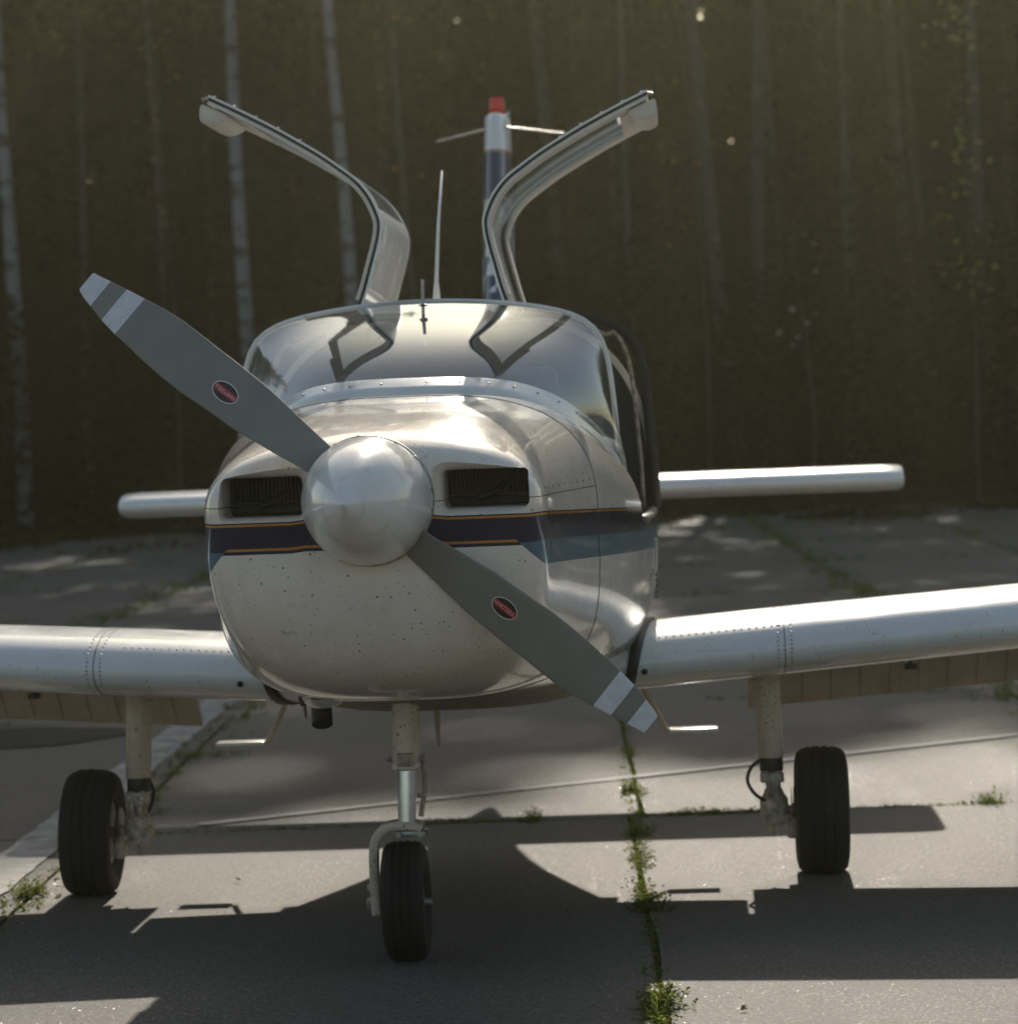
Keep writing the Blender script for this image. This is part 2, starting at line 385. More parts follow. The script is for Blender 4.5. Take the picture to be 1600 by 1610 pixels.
# ---- cowling: solid loft, air intakes cut out, split along its joint line
def cowl_ys():
    ys = [s[0] for s in SEC[:6]]; y = .24
    while y < 1.035: ys.append(y); y += .05
    ys.append(1.035); return ys
bm = bmesh.new(); loft(bm, [ring(cr(SEC, y)) for y in cowl_ys()], True, True, True)
cowl = from_bm('cowling', bm, 'livery', plane)
def cutter(cx, cz, sx, sz, depth, y0=-.05):
    bm = bmesh.new(); rings = []
    def rr(sx, sz, r, y):
        p = []
        for qx, qz, a0 in ((1, 1, 0), (-1, 1, 90), (-1, -1, 180), (1, -1, 270)):
            for k in range(5):
                a = R(a0 + k * 22.5); p.append(Vector((cx + qx * (sx / 2 - r) + r * math.cos(a), y, cz + qz * (sz / 2 - r) + r * math.sin(a))))
        return p
    # flared lip narrowing to the opening
    rings = [rr(sx + .10, sz + .10, .05, y0), rr(sx + .052, sz + .052, .034, .030), rr(sx + .024, sz + .024, .025, .048), rr(sx + .006, sz + .006, .018, .072), rr(sx, sz, .014, .10), rr(sx, sz, .014, y0 + depth)]
    loft(bm, rings, True, True, True)
    return from_bm('cutter', bm)
cut = [cutter(-.277, 1.430, .205, .100, .40), cutter(.296, 1.433, .215, .096, .40)]
for c_ in cut:
    md = cowl.modifiers.new('b', 'BOOLEAN'); md.operation = 'DIFFERENCE'; md.solver = 'EXACT'; md.object = c_; c_.parent = plane
bpy.context.view_layer.update(); apply_mods(cowl)
for c_ in cut: bpy.data.objects.remove(c_)
me0 = cowl.data; me0.materials.clear(); me0.materials.append(M['livery']); me0.materials.append(M['engine'])
for p_ in me0.polygons:
    c_ = p_.center
    p_.material_index = 1 if (.104 < c_.y < .36 and abs(abs(c_.x) - .287) < .112 and 1.378 < c_.z < 1.485) else 0
    p_.use_smooth = True
def split(src, name, no, co, keep_label=None):
    bm = bmesh.new(); bm.from_mesh(src.data)
    bmesh.ops.bisect_plane(bm, geom=bm.verts[:] + bm.edges[:] + bm.faces[:], plane_co=co, plane_no=no, clear_outer=True)
    me = bpy.data.meshes.new(name); bm.to_mesh(me); bm.free()
    o = bpy.data.objects.new(name, me); C.objects.link(o); o.parent = plane; me.materials.append(M['livery']) if not me.materials else None
    me.polygons.foreach_set('use_smooth', [True] * len(me.polygons)); return sharp(o, 40)
upc = split(cowl, 'upper_cowling', (0, 0, -1), (0, 0, 1.4065))
loc_ = split(cowl, 'lower_cowling', (0, 0, 1), (0, 0, 1.4045))
bpy.data.objects.remove(cowl)
# seam filler and fasteners
def fasteners(pts, parent, r=.004, name='fasteners', m='steel', flat=.45):
    bm = bmesh.new()
    for p, nrm in pts:
        g = bmesh.ops.create_icosphere(bm, subdivisions=1, radius=r); q = Vector(nrm).normalized().to_track_quat('Z', 'Y').to_matrix()
        bmesh.ops.scale(bm, vec=(1, 1, flat), verts=g['verts']); bmesh.ops.rotate(bm, cent=(0, 0, 0), matrix=q, verts=g['verts'])
        bmesh.ops.translate(bm, vec=p, verts=g['verts'])
    return tag(from_bm(name, bm, m, parent), kind='stuff')
pts = []
for i in range(9):
    y = .2 + i * .095; s = cr(SEC, y)
    for sg in (-1, 1):
        x = s[1] * max(0, 1 - ((1.425 - s[2]) / (s[3] - s[2])) ** s[5]) ** (1 / s[5])
        pts.append(((sg * x, y, 1.425), (sg, 0, .1)))
fasteners(pts, upc, .0035, 'fasteners', 'seam')
# cooling fins behind the intakes
for cx, cz in ((-.277, 1.430), (.296, 1.433)):
    bm = bmesh.new()
    for i in range(19): box(bm, (cx - .092 + i * .0102, .27, cz + .015), (.0035, .10, .06))
    box(bm, (cx, .285, cz + .015), (.2, .09, .065)); box(bm, (cx, .25, cz - .036), (.2, .06, .02), .004)
    tube(bm, [(cx - .03, .19, cz - .03), (cx + .02, .2, cz - .01), (cx + .05, .24, cz + .02)], .008, 8)
    from_bm('cooling_fins', bm, 'engine', plane, False)

def seam_ring(name, y, s, w_=.0035, o_=.0011):
    bm = bmesh.new(); rs = []
    for dy, d in ((-w_, -.002), (-w_ * .8, o_), (w_ * .8, o_), (w_, -.002)):
        q = list(s); q[1] += d; q[3] += d; q[4] -= d; q[0] = y + dy; rs.append(ring(tuple(q)))
    loft(bm, rs, True); return from_bm(name, bm, 'seam', plane)
seam_ring('cowling_seam', 1.040, cr(SEC, 1.04))
# ---- fuselage under and behind
bm = bmesh.new()
ys = [1.04, 1.15, 1.3, 1.45, 1.6, 1.8, 1.999]
loft(bm, [ring(cr(SEC2, y)) for y in ys], True, True, False)
ys2 = [1.999, 2.2, 2.5, 2.8, 3.139]
loft(bm, [ring(cr(SEC2, y), upper=False) for y in ys2], False)
bmesh.ops.remove_doubles(bm, verts=bm.verts, dist=.0005)
fwd = sharp(from_bm('fuselage', bm, 'livery', plane), 50)
bm = bmesh.new()
ys3 = [3.14, 3.25, 3.4, 3.6, 3.8, 4.1, 4.4, 4.75, 5.1, 5.5, 5.9, 6.4, 6.9, 7.15]
loft(bm, [ring(cr(SEC3, y)) for y in ys3], True, True, True)
rear = sharp(from_bm('rear_fuselage', bm, 'livery', plane), 50)
# tub lining: dark inner wall and cabin floor
bm = bmesh.new()
def inner(y):
    s = list(cr(SEC2, y)); s[1] -= .035; s[4] += .09; s[2] -= .004; return ring(tuple(s), upper=False)
loft(bm, [inner(y) for y in (1.9, 2.2, 2.6, 3.0, 3.12)], False)
from_bm('cabin_lining', bm, 'dark', plane)
for sg in (-1, 1):   # sills
    bm = bmesh.new(); rs = []
    for y in (2.0, 2.2, 2.5, 2.8, 3.14):
        hw = cr(SEC2, y)[1]
        rs.append([Vector((sg * a, y, b)) for a, b in ((hw + .002, 1.255), (hw + .001, 1.272), (hw - .012, 1.280), (hw - .038, 1.276), (hw - .04, 1.25))])
    loft(bm, rs, True, True, True); from_bm('door_sill', bm, 'black', plane)
# rear bulkhead window frame (hoop) and front hoop
HOOP = [(.60, 1.42), (.594, 1.53), (.588, 1.63), (.578, 1.74), (.564, 1.815), (.535, 1.876), (.478, 1.918), (.39, 1.946), (.26, 1.967), (.13, 1.978), (0, 1.982)]
def hoop_curve(n=48, y=2.0, sc=1.0, dz=0):
    full = [Vector((x, 0, z)) for x, z in HOOP] + [Vector((-x, 0, z)) for x, z in HOOP[-2::-1]]
    L = [0]
    for a, b in zip(full, full[1:]): L.append(L[-1] + (b - a).length)
    out = []
    for i in range(n + 1):
        t = L[-1] * i / n; k = max(j for j in range(len(L) - 1) if L[j] <= t + 1e-9)
        u = (t - L[k]) / (L[k + 1] - L[k]); k0, k3 = max(k - 1, 0), min(k + 2, len(full) - 1)
        a, b, c, d = full[k0], full[k], full[k + 1], full[k3]
        p = .5 * ((2 * b) + (c - a) * u + (2 * a - 5 * b + 4 * c - d) * u * u + (-a + 3 * b - 3 * c + d) * u**3)
        out.append(Vector((p.x * sc, y, p.z + dz)))
    return out
def base_curve(n=48):
    out = []
    for i in range(n + 1):
        a = math.pi * i / n; x = .600 * math.copysign(abs(math.cos(a)) ** .8, math.cos(a))
        y = 1.15 + .85 * (abs(x) / .6) ** 2.6
        out.append(Vector((x, y, surf_z(x, y))))
    out[0] = Vector((.602, 2.0, 1.42)); out[-1] = Vector((-.602, 2.0, 1.42)); return out
B, H = base_curve(), hoop_curve()
def wpt(i, v):
    p = B[i].lerp(H[i], v); side = abs(H[i].x) / .6
    b = 4 * v * (1 - v) * (1 - v * .72)
    p.z += b * (.058 * (1 - side ** 4)); p.x += math.copysign(b * .030 * side ** 3, p.x); p.y -= b * .035 * side ** 2
    return p
bm = bmesh.new(); loft(bm, [[wpt(i, .002 + .998 * v / 16) for i in range(49)] for v in range(17)], False)
from_bm('windscreen', bm, 'glass', plane)
# riveted base strip
bm = bmesh.new(); rs = []
for v, off in ((-.012, -.004), (-.012, .007), (.03, .010), (.075, .0045), (.10, .0003)):
    r = []
    for i in range(49):
        p = wpt(i, max(v, 0)); p.z += off
        if v < 0: p.y -= .020 * (1 - (abs(B[i].x) / .6) ** 6); p.x += math.copysign(.010 * (abs(B[i].x) / .6) ** 4, p.x); p.z = max(surf_z(p.x, p.y), 1.40) + off
        r.append(p)
    rs.append(r)
loft(bm, rs, False); strip = from_bm('windscreen_base_strip', bm, 'white', plane)
fasteners([(wpt(i, .045) + Vector((0, -.002, .011)), (0, -.5, 1)) for i in range(3, 46, 2)], strip, .005, 'rivets')
# hoops
def band(name, crv, wdt, thick, m, dy=0, parent=plane):
    bm = bmesh.new(); rs = []
    for i, p in enumerate(crv):
        t = (crv[min(i + 1, len(crv) - 1)] - crv[max(i - 1, 0)]).normalized(); nrm = Vector((t.z, 0, -t.x))
        if nrm.dot(p - Vector((0, p.y, 1.5))) < 0: nrm = -nrm
        rs.append([p + nrm * (a * thick) + Vector((0, b * wdt + dy, 0)) for a, b in ((1, 0), (1, 1), (0, 1.0), (-1, .9), (-1, .1), (0, 0))])
    loft(bm, rs, True, True, True); return from_bm(name, bm, m, parent)
band('windscreen_hoop', hoop_curve(48, 2.0), .045, .008, 'white')
band('windscreen_seal', hoop_curve(48, 2.046, .985, -.006), .03, .006, 'black')
hr = hoop_curve(60, 3.10, 1.155, .006)
bm = bmesh.new()
hr2 = [Vector((p.x, 3.10, p.z)) for p in hr]
ext = [Vector((.697, 3.10, 1.27))] + hr2 + [Vector((-.697, 3.10, 1.27))]
bm.free(); band('rear_hoop', ext, .045, .018, 'black')
ext2 = [Vector((p.x * .94, 3.06, p.z - (.03 if p.z > 1.9 else 0))) for p in ext]
band('rear_hoop_trim', ext2, .03, .007, 'cast')
bm = bmesh.new(); bm.faces.new([Vector_ for Vector_ in [bm.verts.new((p.x * .97, 3.132, 1.25 + (p.z - 1.25) * .97)) for p in ring(cr(SEC3, 3.14))]])
from_bm('rear_bulkhead', bm, 'dark', plane, False)
# roof strip between the doors
bm = bmesh.new(); rs = []
for y in (2.0, 2.3, 2.6, 2.9, 3.15):
    rs.append([Vector((x, y, 1.984 - .35 * x * x * 0.9 + .004)) for x in (-.215, -.15, -.075, 0, .075, .15, .215)] + [Vector((x, y, 1.95)) for x in (.2, .1, 0, -.1, -.2)])
loft(bm, rs, True, True, True); roof = sharp(from_bm('roof_strip', bm, 'white', plane))
# forward pillar of door opening (dark frame seen through the opening) and cabin furniture
for x in (-.27, .27):
    st = bpy.data.objects.new('seat', None)
    bm = bmesh.new(); box(bm, (x, 2.86, 1.32), (.42, .12, .62), .045, None); a = from_bm('seat', bm, 'seat', plane)
    a.data.transform(Matrix.Translation((0, 0, 0)))
    bobj('headrest', (x, 2.90, 1.71), (.22, .07, .13), 'seat', a, .03)
    bobj('seat_cushion', (x, 2.55, 1.02), (.42, .5, .12), 'seat', a, .04)
pan = bobj('instrument_panel', (0, 1.86, 1.50), (1.02, .05, .22), 'dark', plane, .02)
for x in (-.3, -.2, -.1, .06, .2, .3):
    lobj('gauge', [(0, .034), (.012, .036), (.014, .03)], (x, 1.885, 1.52), 'y', 'black', pan, 16)
# small wedge antennas and sensors on the roof
tobj('air_temperature_probe', [(.012, 1.80, 1.84), (.012, 1.83, 1.94), (.012, 1.85, 2.045)], .0055, 'steel', plane, 8)
lobj('probe_washer', [(0, .013), (.005, .013), (.007, .006)], (.012, 1.838, 1.962), 'z', 'black', plane, 16)
bm = bmesh.new()
tube(bm, [(-.035, 3.0, 1.97), (-.034, 3.02, 2.09), (-.028, 3.14, 2.3), (-.020, 3.30, 2.49)], [.020, .0075, .0055, .0035], 10)
from_bm('whip_antenna', bm, 'white', plane)
# ---- spinner and propeller (thrust line slightly off the fuselage axis)
TH = Matrix.Translation((0, 0, 1.413)) @ Matrix.Rotation(R(-2.0), 4, 'Z') @ Matrix.Rotation(R(-.7), 4, 'X')
hub = bobj('propeller', (0, 0, 0), (.10, .10, .10), 'engine', plane, .02); hub.matrix_local = TH
prof = []
LS = .43
for i in range(19):
    t = i / 18; r = .1635 * (1 - (1 - t) ** 2.05) ** .92 if t > 0 else .0008
    prof.append((-LS + (LS + .02) * t, max(r, .0008)))
bm = bmesh.new(); lathe(bm, prof, (0, 0, 0), 'y', 64, False)
bm.faces.new([v for v in bm.verts if abs(v.co.y + LS) < 1e-6]) if False else None
spin = from_bm('spinner', bm, 'spin', hub)
lobj('spinner_backplate', [(.0215, .10), (.0215, .1665), (.030, .1675), (.040, .1665), (.040, .05)], (0, 0, 0), 'y', 'steel', hub, 64, False)
pts = []
for a in (8, 40, 62, 96, 118, 142, 190, 222, 244, 274, 288, 300, 352):
    a = R(a); pts.append(((.1637 * math.cos(a), .006, .1637 * math.sin(a)), (math.cos(a), -.3, math.sin(a))))
fasteners(pts, hub, .0066, 'screws', 'cast', .7)
# blades; local radius along +X of the blade frame, chord along +Z, flat face towards -Y
BW = [(.10, .027, -.027), (.125, .033, -.036), (.155, .033, -.049), (.20, .037, -.053), (.255, .046, -.058), (.30, .051, -.063), (.37, .061, -.0695), (.41, .0625, -.071), (.48, .066, -.0725),
      (.54, .0705, -.072), (.60, .070, -.073), (.66, .067, -.0725), (.71, .0625, -.067), (.77, .0575, -.0565), (.82, .050, -.0475), (.86, .0405, -.0395), (.885, .034, -.034), (.905, .027, -.031), (.909, .022, -.028)]
def interp(tab, r, k):
    for a, b in zip(tab, tab[1:]):
        if a[0] <= r <= b[0]: return lerp(a[k], b[k], (r - a[0]) / (b[0] - a[0]))
    return tab[-1][k] if r > tab[-1][0] else tab[0][k]
def blade_point(r, c, side):
    """c in -1..1 across the blade"""
    up, lo = interp(BW, r, 1), interp(BW, r, 2); mid, half = (up + lo) / 2, (up - lo) / 2
    tw = R(lerp(44, 14, min(1, max(0, (r - .1) / .75)) ** .7)); th = lerp(.30, .09, min(1, (r - .1) / .6)) * half * .9
    z = mid + half * c; d = -half * c * math.tan(tw) * .9
    y = d + side * th * math.sqrt(max(0, 1 - c * c)) * (1 if side > 0 else .75)
    return Vector((r, y, z))
RADII = sorted(set([b[0] for b in BW] + [.12, .14, .17, .23, .34, .45, .51, .57,   .63, .69, .74, .765, .815, .860, .906]))
def blade(ang, name='blade'):
    Rm = Matrix.Rotation(ang, 4, 'Y')     # +X turned to the blade direction
    bm = bmesh.new(); rs = []; NC = 14
    cs = [-math.cos(math.pi * i / NC) for i in range(NC + 1)]
    for r in RADII:
        rs.append([Rm @ blade_point(r, c, -1) for c in cs] + [Rm @ blade_point(r, c, 1) for c in cs[-2:0:-1]])
    loft(bm, rs, True, True, True)
    o = from_bm(name, bm, ['blade', 'bladew'], hub); inv = Rm.inverted()
    for p in o.data.polygons:
        r = (inv @ p.center).x
        p.material_index = 1 if (r > .860 or .765 < r < .815) else 0
    return o, Rm
def decal(Rm, r0, flip):
    """maker's oval: black ground, red band, white rim and lettering"""
    out = []
    def lay(name, pts, m, lift, faces=None):
        v = []
        for x, z in pts:
            rr, zz = r0 + x, .002 + z
            up, lo = interp(BW, rr, 1), interp(BW, rr, 2); c = (zz - (up + lo) / 2) / ((up - lo) / 2)
            q = blade_point(rr, max(-.98, min(.98, c)), -1); v.append(Rm @ (q + Vector((0, -lift, 0))))
        return mesh(name, v, faces or [list(range(len(v)))], m, hub, False)
    N = 40; A_, B_ = .0375, .0245
    def ell(a, b): return [(a * math.cos(2 * math.pi * k / N), b * math.sin(2 * math.pi * k / N)) for k in range(N)]
    def disc(a, b, nr=4):
        P = [(0, 0)]; F = []
        for j in range(1, nr + 1): P += ell(a * j / nr, b * j / nr)
        for k in range(N):
            F.append((0, 1 + k, 1 + (k + 1) % N))
            for j in range(nr - 1):
                o0, o1 = 1 + j * N, 1 + (j + 1) * N; F.append((o0 + k, o1 + k, o1 + (k + 1) % N, o0 + (k + 1) % N))
        return P, F
    P, F = disc(A_, B_); lay('decal_rim', P, 'decwhite', .0016, F)
    P, F = disc(A_ - .0028, B_ - .0028); lay('decal_ground', P, 'decblack', .0024, F)
    P = []; n = 16; rise = 9
    for k in range(n + 1):
        x = -.0335 + .067 * k / n; h = .0085; e = (B_ - .0032) * math.sqrt(max(0, 1 - (x / (A_ - .003)) ** 2)); zc = 0.0 + .0 * x
        P += [(x, max(-e, zc - h)), (x, min(e, zc + h))]
    lay('decal_band', P, 'decred', .0031, [(2 * k, 2 * k + 1, 2 * k + 3, 2 * k + 2) for k in range(n)])
    cu = bpy.data.curves.new('lettering', 'FONT'); cu.body = 'HARTZELL'; cu.size = .0125; cu.align_x = 'CENTER'; cu.align_y = 'CENTER'; cu.space_character = 1.08
    to = bpy.data.objects.new('lettering', cu); C.objects.link(to); bpy.context.view_layer.update()
    me = bpy.data.meshes.new_from_object(to.evaluated_get(bpy.context.evaluated_depsgraph_get())); bpy.data.objects.remove(to)
    pts = [(v.co.x, v.co.y) for v in me.vertices]
    lay('decal_lettering', pts, 'decwhite', .0039, [tuple(p.vertices) for p in me.polygons])
# blade toward lower right (reads along the blade) and its opposite
b1, Rm1 = blade(R(40.0)); decal(Rm1, .440, False)
b2, Rm2 = blade(R(219.8)); decal(Rm2, .452, True)

# ---- wings
def airfoil(n=18, t=.15):
    P = []
    for i in range(n + 1):
        x = (1 - math.cos(math.pi * i / n)) / 2
        P.append((x, 5 * t * (.2969 * math.sqrt(x) * 1.06 - .126 * x - .3516 * x * x + .2843 * x**3 - .1036 * x**4)))
    return P
AF = airfoil()
def wing_ring(x, yle, zc, ch, t=1.0, cut=1.0, camber=.02, inc=R(3)):
    up = [(a * ch, (b * t + camber * 4 * a * (1 - a)) * ch) for a, b in AF if a <= cut]; lo = [(a * ch, (-b * t + camber * 4 * a * (1 - a)) * ch) for a, b in AF if a <= cut]
    pts = up[::-1] + lo[1:]
    return [Vector((x, yle + px * math.cos(inc) + pz * math.sin(inc), zc - px * math.sin(inc) + pz * math.cos(inc))) for px, pz in pts]
def wz(x): return .702 + .070 * abs(x)
def LEz(sg, x): return wz(x)
wings = {}
for sg in (-1, 1):
    def wr(x, cut=1.0, t=1.1):
        ch = 1.25 if x < 1.2 else lerp(1.25, .92, (x - 1.2) / 3.8)
        return wing_ring(sg * x, 2.48 + (.04 * (x - 1.2) / 3.8 if x > 1.2 else 0), wz(x) + .03, ch, t, cut)
    bm = bmesh.new()
    loft(bm, [wr(x, .78) for x in (.45, .6, .8, 1.0, 1.15, 1.5, 2.0, 2.6, 3.3, 4.1, 4.7, 4.93)] + [wr(5.0, .78, .55)], True, True, True)
    W = sharp(from_bm('wing', bm, 'wing', plane), 60); wings[sg] = W
    bm = bmesh.new()   # fixed trailing edge at the root and aileron outboard
    def te(x, a0=.785):
        ch = 1.25 if x < 1.2 else lerp(1.25, .92, (x - 1.2) / 3.8); r = wing_ring(sg * x, 2.48 + (.04 * (x - 1.2) / 3.8 if x > 1.2 else 0), wz(x) + .03, ch, 1.1)
        n = len(r); k = 7; return r[:k] + r[n - k:]
    loft(bm, [te(x) for x in (.45, .7, .985)], True, True, True); sharp(from_bm('trailing_edge', bm, 'wing', W))
    bm = bmesh.new(); loft(bm, [te(x) for x in (3.0, 4, 4.9)], True, True, True); sharp(from_bm('aileron', bm, 'wing', W))
    # flap, lowered, ribbed underside
    bm = bmesh.new(); rs = []
    fx = [(1.0, 0)]; q_ = 1.09
    while q_ < 2.9: fx += [(q_, 0), (q_ + .004, 1), (q_ + .034, 1), (q_ + .038, 0)]; q_ += .105
    fx.append((2.92, 0))
    def fl(x, rib=0):
        zc = wz(x); a = R(50); y0, z0 = 3.36, zc - .003
        prof = [(0, .020), (.03, .034), (.10, .030), (.20, .018), (.33, .003), (.33, -.003), (.20, -.016 + rib), (.10, -.026 + rib), (.03, -.030), (0, -.018)]
        return [Vector((sg * x, y0 + p * math.cos(a) + q * math.sin(a), z0 - p * math.sin(a) + q * math.cos(a))) for p, q in prof]
    for x, q_ in fx: rs.append(fl(x, -.009 * q_))
    loft(bm, rs, True, True, True); fo = sharp(from_bm('flap', bm, 'flap', W), 30)
    for x in (1.58, 2.7):
        zc = wz(x)
        bm = bmesh.new(); box(bm, (sg * x, 3.34, zc - .075), (.012, .10, .07), .004); box(bm, (sg * x, 3.375, zc - .125), (.014, .03, .06), .004, None)
        tube(bm, [(sg * x - .022, 3.375, zc - .15), (sg * x + .022, 3.375, zc - .15)], .011, 10)
        from_bm('flap_hinge', bm, 'dark', W)
    # panel seam with rivets
    def afo(x, k, off):
        r = wr(x); c = sum(r, Vector()) / len(r); p = r[k]; q = (r[min(k + 1, len(r) - 1)] - r[max(k - 1, 0)]).normalized(); nn = Vector((0, q.z, -q.y))
        if nn.dot(p - c) < 0: nn = -nn
        return p + nn * off, nn
    nmid = len(AF) - 1
    XS = 1.11 if sg > 0 else 1.19
    bm = bmesh.new(); rs = []
    for k in range(nmid - 12, nmid + 11):
        rs.append([afo(XS + d, k, o_)[0] for d, o_ in ((-.0015, -.002), (-.0012, .0012), (.0012, .0012), (.0015, -.002))])
    loft(bm, rs, True, True, True); from_bm('panel_seam', bm, 'seam', W)
    P = []
    for dx in (-.022, .022):
        for k in range(nmid - 12, nmid + 4):
            for s_ in (0, .5):
                a_, na = afo(XS + dx, k, .0005); b_, nb = afo(XS + dx, k + 1, .0005); P.append((a_.lerp(b_, s_), na))
    for i in range(18): P.append(afo(.67 + i * .025, nmid - 3, .0005))
    fasteners(P, W, .0042, 'rivets', 'rivet', .3)
    p, nn = afo(.645 if sg > 0 else .70, nmid + 1, .0)
    bm = bmesh.new(); lathe(bm, [(-.01, .011), (.003, .011), (.004, .005)], (0, 0, 0), 'z', 16, True)
    o = from_bm('jacking_hole', bm, 'black', W); o.data.transform(Matrix.Translation(p) @ nn.to_track_quat('Z', 'Y').to_matrix().to_4x4())
    # dark root seal and small fairing
    bm = bmesh.new(); rs = []
    for k in range(nmid - 8, nmid + 12):
        p, nn = afo(lerp(.66, .53, (k - nmid + 8) / 20), k, .004)
        rs.append([p + Vector((sg * d, 0, 0)) + nn * o_ for d, o_ in ((-.02, -.01), (-.018, .006), (.018, .006), (.02, -.01))])
    loft(bm, rs, True, True, True); from_bm('root_seal', bm, 'black', W)
# wing centre section and belly fairing
bm = bmesh.new(); loft(bm, [wing_ring(x, 2.50, .80, 1.38, 1.0, 1.0) for x in (-.56, 0, .56)], True, True, True); from_bm('wing_centre_section', bm, 'belly', plane)
bm = bmesh.new(); rs = []
for y, hw, z0, z1 in ((1.25, .30, .80, .85), (1.6, .42, .74, .9), (2.1, .50, .68, .9), (2.7, .55, .625, .9), (3.3, .52, .612, .9), (3.9, .40, .64, .9), (4.5, .2, .78, .9)):
    rs.append([Vector((hw * math.cos(a) * abs(math.cos(a)) ** -.35 if abs(math.cos(a)) > 1e-6 else 0, y, z1 - (z1 - z0) * abs(math.sin(a)) ** .6)) for a in [math.pi * i / 16 for i in range(17)]])
loft(bm, rs, False); from_bm('belly_fairing', bm, 'belly', plane)

# ---- tail
def prism_foil(sections, name, m):
    bm = bmesh.new(); loft(bm, sections, True, True, True); return sharp(from_bm(name, bm, m, plane), 60)
def tp(x, sc=1.0, y0=6.28): return wing_ring(x, y0, 1.262, .78 * sc, .92, 1.0, 0, 0)
tpl = prism_foil([tp(-1.785, .82, 6.36), tp(-1.765, .93, 6.30), tp(-1.70), tp(-.8), tp(0), tp(.8), tp(1.70), tp(1.765, .95, 6.30), tp(1.785, .86, 6.34)], 'tailplane', 'wing')
def fn(z, yle, ch, t): return [Vector((b - .025, yle + a, z)) for a, b in ([(a * ch, bb * t) for a, bb in AF][::-1] + [(a * ch, -bb * t) for a, bb in AF[1:]])]
fin = prism_foil([fn(1.35, 5.55, 1.5, .74), fn(1.7, 6.0, 1.16, .86), fn(1.95, 6.2, 1.08, .88), fn(2.5, 6.55, .92, .85), fn(2.95, 6.83, .75, .74), fn(3.02, 6.88, .68, .70), fn(3.036, 6.93, .6, .5)], 'fin', 'fin')
bc = lobj('beacon', [(0, .034), (.004, .037), (.07, .0345), (.078, .031)], (-.02, 7.02, 3.034), 'z', 'red', fin, 24)
for sg, z1 in ((-1, 2.915), (1, 2.928)):
    tobj('navigation_antenna', [(sg * .03 - .01, 6.9, 2.962), (sg * .30 - .008, 6.98, z1)], [.0065, .0045], 'steel', fin, 8)
lobj('rear_strobe', [(0, .010), (.014, .011), (.02, .006)], (.030, 7.0, 3.024), 'z', 'chrome', fin, 12)

